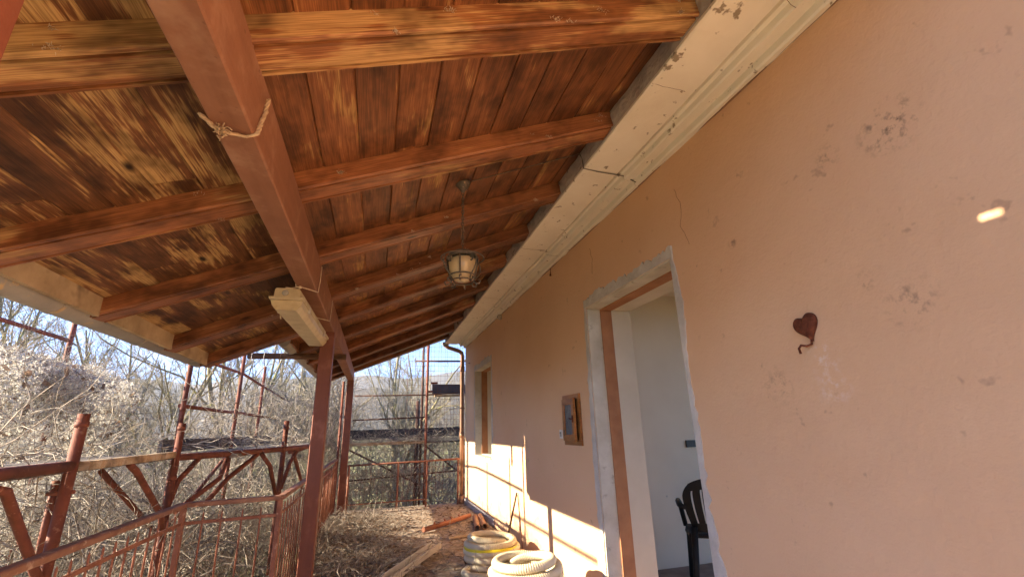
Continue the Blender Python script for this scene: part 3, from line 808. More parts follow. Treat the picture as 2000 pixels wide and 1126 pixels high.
# old cross timber nailed under the beam
ar = thing('cross_timber', 'weathered horizontal timber arm sticking out under the beam behind the post', 'timber', (-0.95, 5.93, 2.25))
o = MB().bar((-0.55, 0, 0), (0.545, 0, 0.005), 0.07, 0.062, 0.004).build('timber', 'old_timber', ar)
for x in (-0.50, -0.37):
    MB().tube([(x, -0.038, 0.035), (x, -0.042, -0.03), (x, -0.042, -0.075), (x + 0.012, -0.042, -0.085), (x + 0.02, -0.042, -0.07)], 0.003, 6).build('wire_hook', 'galvanised', ar, True)
MB().tube([(-0.20, -0.04, -0.08), (-0.185, -0.04, 0.08), (-0.165, -0.03, 0.24)], 0.003, 5).build('wire_tie', 'dark_tube', ar, True)

# ================================================================== things on the wall
cb = thing('meter_cabinet', 'small varnished wooden meter cabinet with a glass pane on the wall beside the doorway', 'cabinet', (XW, 3.895, 1.415))
cy0, cy1, cz0, cz1 = -0.185, 0.185, -0.225, 0.215
def cp(mb, name, mat, parent=None, smooth=False): return mb.build(name, mat, parent or cb, smooth)
fwid = 0.045
cp(MB().box(-0.018, -0.0006, cy0, cy1, cz1 - fwid, cz1), 'frame_rail', 'cabinet_wood')
cp(MB().box(-0.018, -0.0006, cy0, cy1, cz0, cz0 + fwid), 'frame_rail', 'cabinet_wood')
cp(MB().box(-0.020, -0.0006, cy0 - .002, cy0 + fwid, cz0 + fwid + .001, cz1 - fwid - .001), 'frame_stile', 'cabinet_wood')
cp(MB().box(-0.020, -0.0006, cy1 - fwid, cy1 + .002, cz0 + fwid + .001, cz1 - fwid - .001), 'frame_stile', 'cabinet_wood')
cp(MB().box(-0.004, -0.0006, cy0 + fwid, cy1 - fwid, cz0 + fwid, cz1 - fwid), 'back_panel', 'old_timber')
dr = bpy.data.objects.new('door', None); col.objects.link(dr); dr.parent = cb; dr.location = (-0.024, cy1 - fwid, 0); dr.rotation_euler = (0, 0, math.radians(-3))
dl = (cy1 - cy0) - 2 * fwid + 0.012; dh0, dh1 = cz0 + fwid - 0.008, cz1 - fwid + 0.008; st_ = 0.055
for a, c, e, f in ((-dl, 0, dh1 - st_, dh1), (-dl, 0, dh0, dh0 + st_), (-st_, 0, dh0 + st_ + .0006, dh1 - st_ - .0006), (-dl, -dl + st_, dh0 + st_ + .0006, dh1 - st_ - .0006)):
    MB().box(-0.022, 0, a, c, e, f).build('door_rail', 'cabinet_wood', dr)
MB().box(-0.013, -0.008, -dl + st_ - .002, -st_ + .002, dh0 + st_ - .002, dh1 - st_ + .002).build('glass_pane', 'dark_glass', dr)
MB().tube([(-0.024, -dl + 0.02, 0.0), (-0.045, -dl + 0.02, 0.0), (-0.048, -dl + 0.045, 0.004)], 0.005, 8).build('latch', 'rusty_iron', dr, True)
MB().box(-0.030, -0.022, -dl + 0.010, -dl + 0.030, -0.03, 0.03).build('latch_plate', 'rusty_iron', dr)

pl = thing('house_number_plaque', 'small white plaque with the number 11 beside the wooden cabinet', 'house number', (XW, 4.190, 1.283))
a, c, t = 0.034, 0.040, 0.009
MB().ring_loft([[(-0.0006, -a, -c), (-0.0006, a, -c), (-0.0006, a, c), (-0.0006, -a, c)], [(-t + .003, -a, -c), (-t + .003, a, -c), (-t + .003, a, c), (-t + .003, -a, c)], [(-t, -a + .003, -c + .003), (-t, a - .003, -c + .003), (-t, a - .003, c - .003), (-t, -a + .003, c - .003)]]).build('plate', 'white_plastic', pl)
for s in (-0.011, 0.011):       # the two digits 1, seen from outside
    d1 = MB(); x0, x1 = -t - 0.0015, -t + 0.0005
    d1.box(x0, x1, s - 0.0035, s + 0.0035, -0.022, 0.022)
    d1.ring_loft([[(x, s + 0.0035, 0.022), (x, s + 0.0105, 0.013), (x, s + 0.0105, 0.007), (x, s + 0.0035, 0.014)] for x in (x0 - .0002, x1)])
    d1.build('digit', 'black_plastic', pl)

# rusty heart-shaped hook
hk = thing('heart_hook', 'rusty iron heart-shaped wall hook on the pink wall', 'hook', (XW, 1.41, 1.725))
N = 40; outl = []
for q in range(N):
    t = 2 * math.pi * q / N
    hx = 16 * math.sin(t) ** 3; hz = 13 * math.cos(t) - 5 * math.cos(2 * t) - 2 * math.cos(3 * t) - math.cos(4 * t)
    outl.append((hx * 0.0034, hz * 0.0040))
tilt = -0.22
outl = [(y * math.cos(tilt) - z * math.sin(tilt), y * math.sin(tilt) + z * math.cos(tilt)) for y, z in outl]
b = MB()
b.ring_loft([[(x, y * s, z * s) for y, z in outl] for x, s in ((-0.0006, 1.0), (-0.014, 1.0), (-0.022, 0.84), (-0.025, 0.55))])
b.build('heart_plate', 'rusty_iron', hk)
MB().tube([(-0.008, -0.012, -0.055), (-0.016, -0.012, -0.078), (-0.026, 0.004, -0.084), (-0.036, 0.020, -0.078), (-0.040, 0.030, -0.090), (-0.036, 0.030, -0.112)], 0.005, 8).build('hook', 'rusty_iron', hk, True)

# ceramic insulator and a little hanging hook under the cornice
ins = thing('cable_insulator', 'small dirty white insulator fixed under the cornice', 'insulator', (XW, 6.32, 2.955))
MB().lathe([(0, 0), (0.040, 0), (0.044, -0.02), (0.034, -0.05), (0.0, -0.055)], (0, 0, 0), 18).build('cup', 'reveal_plaster', ins, True).rotation_euler = (0, math.radians(90), 0)
MB().box(-0.062, -0.054, -0.008, 0.008, -0.008, 0.008).build('stud', 'black_plastic', ins)
tag(MB().tube([(-0.008, 0, 0.06), (-0.010, 0.002, 0.01), (-0.014, 0, -0.03)], [0.003, 0.003, 0.011], 8).build('hanging_cable_end', 'rusty_iron', None, True, (XW, 4.22, 2.93)), 'short dark cable end hanging below the cornice left of the doorway', 'cable')
tag(MB().lathe([(0, 0.008), (0.02, 0.006), (0.022, -0.004), (0, -0.006)], (0, 0, 0), 10).build('rusty_bracket', 'rusty_iron', None, True, (XW - 0.004, 8.75, 2.60)), 'rusty iron stub in the wall above the far window', 'bracket')

# rainwater downpipe at the far corner
dp = thing('downpipe', 'brown copper rainwater downpipe at the far corner of the house', 'downpipe', (1.665, 9.27, 0))
MB().tube([(-0.36, 0, 3.08), (-0.35, 0, 3.03), (-0.30, 0, 2.995), (-0.08, 0, 2.93), (-0.02, 0, 2.89), (0, 0, 2.82), (0, 0, 1.4), (0, 0, 0.16)], 0.042, 14).build('pipe', 'copper_brown', dp, True)
for z in (2.55, 1.25): MB().tube([(0, 0, z - 0.05), (0, 0, z + 0.05)], 0.052, 14).build('socket', 'copper_brown', dp, True)
MB().tube([(0, 0, 0.15), (0, 0, -0.0)], 0.055, 14).build('ground_sleeve', 'terracotta', dp, True)
MB().box(-0.05, 0.06, -0.055, -0.046, 1.75, 1.78).build('clamp', 'copper_brown', dp)
MB().lathe([(0.0, 3.10), (0.075, 3.10), (0.075, 3.06), (0.05, 3.02), (0.0, 3.02)], (-0.36, 0, 0), 14).build('gutter_outlet', 'zinc', dp, True)

# switch on the inside wall, plastic chair in the room
tag(MB().box(3.22, 3.34, 4.340, 4.3595, 1.105, 1.175).build('wall_switch', 'black_plastic'), 'small black wall switch inside the room seen through the doorway', 'switch')
chr_ = thing('plastic_chair', 'black moulded plastic chair standing inside the doorway', 'chair', (2.93, 3.72, 0))
chr_.rotation_euler = (0, 0, math.radians(-36))
def chp(mb, name, smooth=True): return mb.build(name, 'chair_plastic', chr_, smooth)
# back: a curved shell with vertical slots, rounded top
def backpt(u, v, off=0.0):
    """u -1..1 across, v 0..1 up"""
    w = 0.17 + 0.065 * math.sin(min(v, 0.75) / 0.75 * math.pi / 2) - 0.06 * max(0, (v - 0.7) / 0.3) ** 2
    top_ = 0.46 + 0.44 * v - 0.05 * (u ** 2) * v
    return (w * u, -0.20 - 0.13 * v + 0.045 * u * u + off, top_)
segs = [-1, -0.84, -0.62, -0.50, -0.28, -0.16, 0.06, 0.18, 0.40, 0.52, 0.72, 0.84, 1.0]
b = MB()
vs = np.linspace(0, 1, 13)
slats = [(-1, -0.70), (-0.64, -0.37), (-0.31, -0.03), (0.03, 0.31), (0.37, 0.64), (0.70, 1.0)]
for u0, u1 in slats:
    b.ring_loft([[backpt(u0, v), backpt(u1, v), backpt(u1, v, 0.014), backpt(u0, v, 0.014)] for v in vs])
for v0, v1 in ((0.80, 1.0), (0.0, 0.16)):
    us = np.linspace(-1, 1, 17)
    b.ring_loft([[backpt(u, v0, -0.002), backpt(u, v1, -0.002), backpt(u, v1, 0.016), backpt(u, v0, 0.016)] for u in us])
chp(b, 'backrest', False)
b = MB()
b.ring_loft([[(x * s, y * s + 0.02, 0.43 + dz) for x, y in [(-0.22, -0.2), (0.22, -0.2), (0.25, 0.0), (0.24, 0.22), (0.0, 0.25), (-0.24, 0.22), (-0.25, 0.0)]] for s, dz in ((0.96, -0.02), (1, 0), (0.97, 0.016), (0.7, 0.006))])
chp(b, 'seat', False)
for sx in (-1, 1):
    chp(MB().tube([(0.17 * sx, -0.20, 0.50), (0.19 * sx, -0.25, 0.25), (0.22 * sx, -0.31, 0.0)], [0.030, 0.026, 0.024], 8), 'leg')
    chp(MB().tube([(0.21 * sx, 0.20, 0.43), (0.225 * sx, 0.235, 0.2), (0.24 * sx, 0.27, 0.0)], [0.030, 0.026, 0.024], 8), 'leg')
    chp(MB().tube([(0.225 * sx, -0.255, 0.66), (0.27 * sx, -0.10, 0.66), (0.28 * sx, 0.15, 0.655), (0.27 * sx, 0.22, 0.63), (0.24 * sx, 0.23, 0.43)], [0.018, 0.024, 0.026, 0.024, 0.022], 8), 'armrest')
# ================================================================== railings
rl = thing('porch_railing', 'rust red metal porch railing that jogs inwards beside the nearest post', 'railing', (-1.25, 3.9, 0))
def rp_(mb, name, mat='rail_paint', smooth=False, par=rl, off=(-1.25, 3.9, 0)):
    o = mb.build(name, mat, None, smooth); o.parent = par; o.matrix_parent_inverse = Matrix.Translation((-off[0], -off[1], -off[2])); return o
A0, A1, B1, C1 = (-1.27, 0.4), (-1.25, 3.93), (-0.655, 4.02), (-0.63, 8.92)
for (p, q) in ((A0, A1), (A1, B1), (B1, C1)):
    v = Vector((q[0] - p[0], q[1] - p[1], 0)); L = v.length; v.normalize()
    rp_(MB().bar((p[0], p[1], 0.90), (q[0], q[1], 0.90), 0.055, 0.032, 0.006), 'top_rail', 'handrail_paint')
    rp_(MB().bar((p[0], p[1], 0.782), (q[0], q[1], 0.782), 0.012, 0.022, 0.002), 'upper_rail')
    rp_(MB().bar((p[0], p[1], 0.12), (q[0], q[1], 0.12), 0.012, 0.022, 0.002), 'lower_rail')
    nb = max(2, int(L / 0.118))
    for k in range(1, nb):
        t = k / nb; x, y = p[0] + (q[0] - p[0]) * t, p[1] + (q[1] - p[1]) * t
        dx, dy = random.gauss(0, 0.004), random.gauss(0, 0.004)
        rp_(MB().tube([(x, y, 0.07), (x + dx, y + dy, 0.835), (x + dx, y + dy, 0.848)], [0.0062, 0.0062, 0.001], 6), 'baluster', smooth=True)
for p in (A0, (-1.26, 2.1), A1, B1, (-0.645, 6.4), C1):
    rp_(MB().bar((p[0], p[1], -0.25), (p[0], p[1], 0.884), 0.034, 0.034, 0.003, (0, 1, 0)), 'railing_post')

r2 = thing('end_railing', 'rust red railing with wire mesh closing the far end of the porch', 'railing', (0.6, 9.22, 0))
def rq(mb, name, mat='rail_paint', smooth=False): return rp_(mb, name, mat, smooth, r2, (0.6, 9.22, 0))
rq(MB().tube([(-0.46, 9.22, 0.775), (0.6, 9.22, 0.79), (1.62, 9.22, 0.81)], 0.017, 8), 'top_rail', smooth=True)
rq(MB().tube([(-0.46, 9.22, 0.12), (1.0, 9.22, 0.13)], 0.012, 8), 'lower_rail', smooth=True)
for x in (-0.42, 0.45, 0.98, 1.58): rq(MB().tube([(x, 9.22, -0.1), (x, 9.22, 0.79)], 0.019, 8), 'railing_post', smooth=True)
wm_ = MB()
for x in np.arange(-0.42, 1.6, 0.075): wm_.tube([(x, 9.24, 0.02), (x + random.gauss(0, .006), 9.24, 0.76)], 0.0016, 4)
for z in np.arange(0.08, 0.78, 0.10): wm_.tube([(-0.42, 9.243, z), (0.5, 9.245, z + random.gauss(0, .008)), (1.6, 9.243, z)], 0.0016, 4)
rq(wm_, 'wire_mesh', 'rust_tube')

# ================================================================== scaffolding along the side
sf = thing('scaffold', 'rusty tube scaffold with plank decking overgrown by vines along the porch side', 'scaffold', (-1.9, 4.4, -1))
def sp(mb, name, mat='rust_tube', smooth=True, par=None, off=None):
    par = par or sf
    o = mb.build(name, mat, None, smooth); o.parent = par; o.matrix_parent_inverse = Matrix.Translation(-Vector(par.location)); return o
def standard(x, y, top, par=None, r=0.0245, lean=(0, 0), collars=(), mat='rust_tube', z0=-1.0):
    s = sp(MB().tube([(x - lean[0], y - lean[1], z0), (x, y, top)], r, 12), 'standard', mat, True, par)
    for c_ in collars:
        o = MB().tube([(x, y, c_ - 0.014), (x, y, c_ + 0.014)], r + 0.0032, 12).build('collar', mat, None, True)
        o.parent = s
    return s
_p1 = standard(-1.5, 3.02, 1.485, r=0.027, collars=(1.43,)); _pin = MB().tube([(-1.575, 3.02, 1.095), (-1.46, 3.02, 1.10)], 0.010, 8).build('pin', 'rust_tube', None, True); _pin.parent = _p1; standard(-1.5, 4.36, 1.46, r=0.026, collars=(1.42, 1.05))
standard(-0.95, 5.66, 1.495, r=0.026, collars=(1.42,)); standard(-0.98, 8.9, 2.30, r=0.026, collars=(1.9, 1.5))
standard(-1.9, 5.46, 2.62, collars=(1.62, 1.45)); standard(-1.9, 7.34, 2.62, collars=(1.8, 1.6)); standard(-2.1, 9.6, 2.60, collars=(2.2,))
standard(-3.3, 6.05, 3.05); standard(-2.15, 1.6, 2.5); standard(-0.64, 9.32, 2.3, r=0.022, collars=(1.7, 1.3)); standard(-1.5, 1.5, 1.5)
# ledgers
sp(MB().tube([(-1.5, 1.0, 1.22), (-1.5, 3.02, 1.225)], 0.026, 12), 'ledger')
sp(MB().tube([(-1.5, 4.36, 1.20), (-1.32, 4.9, 1.195), (-0.95, 5.66, 1.20), (-0.80, 6.3, 1.20)], 0.026, 12), 'ledger')
sp(MB().tube([(-0.92, 5.9, 1.16), (-0.96, 8.9, 1.17)], 0.024, 12), 'ledger')
sp(MB().tube([(-2.25, 1.2, 1.16), (-2.25, 5.2, 1.16)], 0.024, 12), 'ledger')
# pale plank edge on the deck
sp(MB().bar((-1.46, 3.04, 1.222), (-1.52, 4.34, 1.222), 0.05, 0.045, 0.004), 'plank', 'pale_board', False)
for k in range(4):
    x = -1.60 - 0.175 * k
    sp(MB().bar((x, 0.6, 1.205), (x + random.gauss(0, .01), 4.7, 1.205), 0.165, 0.032, 0.003), 'deck_board', 'grey_board', False)
for k in range(4):
    x = -1.05 - 0.175 * k
    sp(MB().bar((x - 0.25, 4.95, 1.178), (x, 9.6, 1.178), 0.165, 0.032, 0.003), 'deck_board', 'grey_board', False)
sp(MB().bar((-2.05, 5.5, 1.27), (-1.85, 9.6, 1.27), 0.03, 0.13, 0.004), 'toe_board', 'grey_board', False)
# triangular brackets under the deck
def brace(*p): sp(MB().tube(p, 0.021, 10), 'brace')
brace((-1.5, 2.40, 1.19), (-1.5, 2.60, 1.15), (-1.5, 2.98, 0.72), (-1.5, 3.0, 0.62))
brace((-1.5, 3.62, 1.20), (-1.5, 3.75, 1.14), (-1.5, 4.28, 0.80), (-1.5, 4.34, 0.70))
brace((-1.42, 4.62, 1.18), (-1.48, 4.42, 1.02), (-1.5, 4.38, 0.86))
brace((-1.30, 4.98, 1.17), (-1.28, 4.75, 1.0), (-1.46, 4.4, 0.80))
brace((-1.10, 5.32, 1.18), (-1.02, 5.42, 1.05), (-0.96, 5.62, 0.72))
brace((-1.12, 5.30, 1.17), (-1.28, 5.0, 0.98), (-1.36, 4.8, 0.82))
brace((-0.86, 5.95, 1.16), (-0.90, 5.85, 1.05), (-0.94, 5.70, 0.80))
brace((-0.93, 6.2, 1.14), (-0.95, 7.3, 0.72), (-0.96, 7.5, 0.62))
brace((-1.9, 4.2, 1.13), (-1.9, 5.4, 0.5)); brace((-2.0, 3.9, 1.1), (-2.0, 3.92, 0.4)); brace((-1.9, 7.2, 1.1), (-1.9, 5.6, 0.5))
# guard rails
sp(MB().tube([(-3.3, 3.6, 2.42), (-3.3, 6.0, 2.40)], 0.021, 10), 'guard_rail')
sp(MB().tube([(-1.95, 5.5, 2.16), (-2.1, 6.9, 2.27), (-2.1, 8.2, 2.30), (-2.1, 9.7, 2.23), (-2.1, 12.4, 2.12)], 0.021, 10), 'guard_rail')
sp(MB().tube([(-1.93, 5.46, 1.66), (-2.05, 7.2, 1.68), (-2.1, 8.4, 1.70), (-2.1, 11.6, 1.68)], 0.021, 10), 'guard_rail')

# scaffolding across the far end
s2 = thing('scaffold', 'far scaffold bay with dark toe boards closing the end of the porch', 'scaffold', (1.0, 9.8, -1))
def sq(mb, name, mat='dark_tube', smooth=True): return sp(mb, name, mat, smooth, s2)
standard(1.0, 9.75, 3.4, s2, r=0.027, collars=(2.9, 2.3, 2.05, 1.6), mat='rust_tube')
standard(0.93, 10.05, 3.3, s2, r=0.024, collars=(2.7, 2.1), mat='dark_tube')
standard(0.90, 10.7, 2.0, s2, r=0.045, mat='dark_tube')
sq(MB().tube([(-0.45, 9.85, 2.06), (1.0, 9.85, 2.075), (1.8, 9.85, 2.13)], 0.015, 8), 'guard_rail')
sq(MB().tube([(-0.45, 9.85, 1.585), (1.0, 9.85, 1.62)], 0.015, 8), 'guard_rail')
sq(MB().tube([(0.75, 9.85, 2.79), (1.85, 9.85, 2.80)], 0.020, 8), 'guard_rail')
sq(MB().tube([(-0.45, 9.70, 1.02), (0.95, 9.9, 0.30)], 0.017, 8), 'brace')
sq(MB().tube([(1.0, 9.78, 1.05), (1.8, 9.9, 0.45)], 0.017, 8), 'brace')
sq(MB().tube([(-0.45, 9.75, 0.47), (1.8, 9.75, 0.56)], 0.014, 8), 'guard_rail')
for k in range(3):
    sq(MB().bar((-0.6, 9.86 + 0.2 * k, 1.115), (1.9, 9.86 + 0.2 * k, 1.125), 0.19, 0.03, 0.003), 'deck_board', 'grey_board', False)
sq(MB().bar((-0.6, 10.42, 1.30), (1.9, 10.42, 1.32), 0.03, 0.19, 0.003), 'toe_board', 'toe_board', False)
sq(MB().bar((-0.6, 9.755, 1.125), (1.0, 9.755, 1.13), 0.02, 0.055, 0.003), 'deck_edge', 'pale_board', False)
sq(MB().bar((1.18, 10.4, 2.24), (1.95, 10.4, 2.24), 0.03, 0.22, 0.003), 'toe_board', 'toe_board', False)
sq(MB().bar((1.18, 9.95, 2.06), (1.95, 9.95, 2.07), 0.2, 0.03, 0.003), 'deck_board', 'pale_board', False)
for x, z in ((1.12, 2.14), (1.22, 2.32)):
    sq(MB().tube([(x - 0.14, 9.76, z - 0.01), (x, 9.80, z)], 0.022, 8), 'coupler', 'rust_tube')

# loose wire netting hung on the far scaffold
nt_ = MB()
for x in np.arange(0.62, 1.95, 0.072): nt_.tube([(x, 10.15, 0.0), (x + random.gauss(0, .01), 10.15, 1.6), (x + random.gauss(0, .015), 10.15, 3.4)], 0.0022, 4)
for z in np.arange(0.1, 3.4, 0.105): nt_.tube([(0.62, 10.153, z), (1.3, 10.15, z + random.gauss(0, .012)), (1.95, 10.153, z)], 0.0022, 4)
tag(nt_.build('wire_netting', 'rust_tube', None), 'rusty wire netting stretched upright behind the downpipe', 'wire netting')

# ================================================================== things on the floor
def hose(name, label, cx_, cy_, R, r, turns, z0, extra_start=None, extra_end=None, inner=0.0):
    path = []
    if extra_start: path += [Vector(p) for p in extra_start]
    n_ = int(turns * 48)
    for k in range(n_ + 1):
        t = k / 48.0
        rr = R + 0.005 * math.sin(t * 2.3 + R * 9) + 0.004 * math.sin(t * 5.1) - inner * max(0, t - (turns - 1.4))
        path.append(Vector((cx_ + rr * math.cos(2 * math.pi * t + 3.6), cy_ + rr * math.sin(2 * math.pi * t + 3.6), z0 + r + t * r * 2.02 + 0.006 * math.sin(t * 7))))
    t0_ = n_ / 48.0; zl = path[-1].z; rl_ = (path[-1] - Vector((cx_, cy_, path[-1].z))).length
    for k in range(1, 26):                      # the free end tucks down inside the coil
        t = t0_ + k / 48.0; rr = rl_ - 0.085 * math.sin(k / 25 * math.pi / 2)
        path.append(Vector((cx_ + rr * math.cos(2 * math.pi * t + 3.6), cy_ + rr * math.sin(2 * math.pi * t + 3.6), zl - 0.075 * (k / 25) ** 2)))
    # resample evenly
    L = [0.0]
    for a, c in zip(path[:-1], path[1:]): L.append(L[-1] + (c - a).length)
    step = 0.004; N_ = int(L[-1] / step); pts = []; j = 0
    for k in range(N_ + 1):
        s = k * step
        while j < len(L) - 2 and L[j + 1] < s: j += 1
        t = (s - L[j]) / max(1e-6, L[j + 1] - L[j]); pts.append(path[j].lerp(path[j + 1], t))
    for _ in range(3):
        pts = [pts[0]] + [(pts[i - 1] + pts[i] * 2 + pts[i + 1]) / 4 for i in range(1, len(pts) - 1)] + [pts[-1]]
    rad = [r + (0.0024, 0.0024, -0.0012, -0.0012)[i % 4] for i in range(len(pts))]
    P = np.array([[tuple(p) for p in pts]]); V, F = tube_batch_pt(P, np.array([rad]), 12)
    return tag(link(name, fast_mesh(name, V, F), 'hose_cream', None, smooth=False), label, 'hose', 'coils of corrugated hose')
def tube_batch_pt(P, R, sides):
    """like tube_batch but parallel transported, for long coils (tangents mostly horizontal)"""
    T = np.gradient(P, axis=1); T /= np.linalg.norm(T, axis=2, keepdims=True) + 1e-9
    U = np.array([0, 0, 1.0]) - T * T[..., 2:3]; U /= np.linalg.norm(U, axis=2, keepdims=True); Wv = np.cross(T, U)
    a = 2 * np.pi * np.arange(sides) / sides
    V = P[:, :, None, :] + R[:, :, None, None] * (U[:, :, None, :] * np.cos(a)[None, None, :, None] + Wv[:, :, None, :] * np.sin(a)[None, None, :, None])
    M_, K_ = P.shape[:2]; idx = np.arange(M_ * K_ * sides).reshape(M_, K_, sides); nx = np.roll(idx, -1, axis=2)
    F = np.stack([idx[:, :-1], nx[:, :-1], nx[:, 1:], idx[:, 1:]], axis=-1).reshape(-1, 4)
    return V.reshape(-1, 3), F
h1 = hose('hose_coil', 'coil of cream corrugated hose with a yellow band and a loose end on the floor', 1.24, 5.12, 0.265, 0.030, 3.9, 0.0,
     extra_start=[(1.36, 4.62, 0.034), (1.20, 4.63, 0.034), (1.05, 4.66, 0.034), (0.93, 4.74, 0.034), (0.90, 4.86, 0.034), (0.95, 4.96, 0.034)], inner=0.03)
yb = MB().tube([(1.24 + 0.272 * math.cos(a), 5.12 + 0.272 * math.sin(a), 0.185 + 0.004 * math.sin(3 * a)) for a in np.linspace(0, 2 * math.pi, 60, endpoint=False)], 0.018, 8, closed=True)
yb.build('yellow_band', 'hose_yellow', h1, True)
h2 = hose('hose_coil', 'taller coil of cream corrugated hose nearest the camera', 1.13, 3.60, 0.245, 0.031, 6.3, 0.0, inner=0.02)

tb = thing('red_pipe', 'orange red steel tube with pegs lying on the porch floor', 'pipe', (1.115, 7.30, 0.05))
MB().tube([(-0.40, -0.39, 0), (0.40, 0.39, 0)], 0.034, 14).build('tube', 'orange_tube', tb, True)
for t in (-0.62, -0.12, 0.16, 0.52):
    MB().tube([(0.4 * t, 0.39 * t, 0.02), (0.4 * t + random.choice([-.02, .02]), 0.39 * t, 0.062)], 0.012, 8).build('peg', 'orange_tube', tb, True)
for i, (pa, pb, lab) in enumerate((((1.43, 6.72, 0.045), (1.57, 7.55, 0.045), 'hollow clay coloured pipe on the floor, the one farther from the wall'), ((1.55, 6.80, 0.045), (1.655, 7.60, 0.045), 'hollow clay coloured pipe on the floor right against the wall'))):
    b = MB(); pa, pb = Vector(pa), Vector(pb); d = (pb - pa).normalized()
    b.tube([pa, pb], 0.043, 14, cap=False); b.tube([pb, pa], 0.035, 14, cap=False)
    for pp in (pa, pb):
        u = Vector((0, 0, 1)); w = d.cross(u)
        b.ring_loft([[pp + (u * math.cos(a) + w * math.sin(a)) * rr for a in np.linspace(0, 2 * math.pi, 14, endpoint=False)] for rr in (0.043, 0.035)], cap=False)
    tag(b.build('clay_pipe', 'terracotta', None, True), lab, 'pipe', 'clay pipes by the wall')
def channel(name, label, p0, p1, w, hgt, mat, cat):
    t = 0.006; a = w / 2
    prof = [(-a, 0), (a, 0), (a, hgt), (a - t, hgt), (a - t, t), (-a + t, t), (-a + t, hgt), (-a, hgt)]
    tag(MB().prism(prof, p0, p1).build(name, mat), label, cat)
channel('metal_channel', 'long grey metal channel lying among the leaves beside the hose coils', (0.10, 4.62, 0.045), (0.76, 5.86, 0.05), 0.12, 0.065, 'galvanised', 'metal channel')
tag(MB().bar((0.14, 5.25, 0.05), (0.62, 6.05, 0.045), 0.05, 0.03, 0.004).build('wooden_batten', 'grey_board'), 'short grey batten beside the metal channel on the leaf litter', 'batten')
tag(MB().bar((0.98, 6.40, 0.02), (1.60, 6.62, 0.02), 0.05, 0.025, 0.003).build('wood_offcut', 'pale_board'), 'pale wood offcut lying crosswise in front of the clay pipes', 'offcut')
tag(MB().tube([(1.52, 5.62, 0.0), (1.60, 5.64, 0.28), (1.70, 5.68, 0.60)], [0.012, 0.013, 0.011], 8).build('leaning_stick', 'old_timber', None, True), 'dark wooden stick leaning on the sunlit wall behind the hose coil', 'stick')
tag(MB().tube([(1.60, 5.16, 0.0), (1.66, 5.42, 0.28), (1.706, 5.68, 0.575)], 0.0045, 6).build('thin_rod', 'rusty_iron', None, True), 'thin iron rod leaning on the sunlit wall beside the wooden stick', 'rod')
tag(MB().lathe([(0.0, 0.13), (0.06, 0.125), (0.10, 0.09), (0.12, 0.04), (0.115, 0.0)], (0, 0, 0), 18).build('paper_sack', 'sack', None, True, (1.53, 5.06, 0.0)), 'crumpled tan sack between the hose coil and the wall', 'sack')

# leaf and twig litter on the porch floor (nobody could count it)
def litter_density(x, y):
    d = np.clip((0.75 - x) / 1.2, 0.05, 1.0) * np.clip((9.3 - y) / 1.0, 0, 1)
    d = np.where((x > 0.7) & (y > 5.0), 0.09, d)
    return d
def scatter(n_):
    out = np.zeros((0, 2))
    while len(out) < n_:
        x = rng.uniform(-0.72, 1.70, n_ * 2); y = rng.uniform(2.6, 9.2, n_ * 2)
        keep = rng.random(n_ * 2) < litter_density(x, y) * (0.45 + 0.55 * np.sin(x * 5 + np.sin(y * 3) * 2) ** 2)
        out = np.concatenate([out, np.stack([x, y], 1)[keep]])
    return out[:n_]
def mound(xy): return 0.10 * np.clip((0.55 - xy[:, 0]) / 1.0, 0, 1) * np.clip((9.0 - xy[:, 1]) / 2, 0, 1)
xy = scatter(5200); M_ = len(xy)
z = mound(xy) * rng.random(M_) + 0.006 + rng.random(M_) * 0.02
dirs = np.stack([rng.normal(0, 1, M_), rng.normal(0, 1, M_), rng.normal(0.05, 0.22, M_)], 1)
P = wander(np.column_stack([xy, z]), dirs, rng.uniform(0.06, 0.36, M_), 5, 0.30); P[:, :, 2] = np.maximum(P[:, :, 2], 0.004); P[:, :, 0] = np.minimum(P[:, :, 0], XW - 0.01)
rr = rng.uniform(0.0015, 0.0048, M_)[:, None] * np.array([1, .95, .9, .8, .5])[None]
V, F = tube_batch(P, rr)
stuff(link('twig_litter', fast_mesh('twig_litter', V, F), 'litter_twig'), 'tangle of dry twigs strewn over the porch floor', 'twigs')
xy = scatter(6000); M_ = len(xy)
c_ = np.column_stack([xy, mound(xy) * rng.random(M_) + 0.004 + 0.012 * rng.random(M_)])
a = rng.uniform(0, 6.28, M_); s = rng.uniform(0.012, 0.036, M_)
ux = np.stack([np.cos(a), np.sin(a), rng.normal(0, 0.3, M_)], 1) * s[:, None]; uy = np.stack([-np.sin(a), np.cos(a), rng.normal(0, 0.3, M_)], 1) * s[:, None] * 0.55
lift = np.zeros((M_, 3)); lift[:, 2] = s * 0.35
V = np.stack([c_ - ux, c_ - uy + lift, c_ + ux, c_ + uy + lift], 1).reshape(-1, 3)
V[:, 2] = np.maximum(V[:, 2], 0.003); V[:, 0] = np.minimum(V[:, 0], XW - 0.005)
ii = np.arange(M_ * 4).reshape(M_, 4); F = np.concatenate([ii[:, [0, 1, 2]], ii[:, [0, 2, 3]]])
stuff(link('leaf_litter', fast_mesh('leaf_litter', V, F), 'dead_leaf'), 'brown dead leaves scattered over the porch floor', 'leaves')
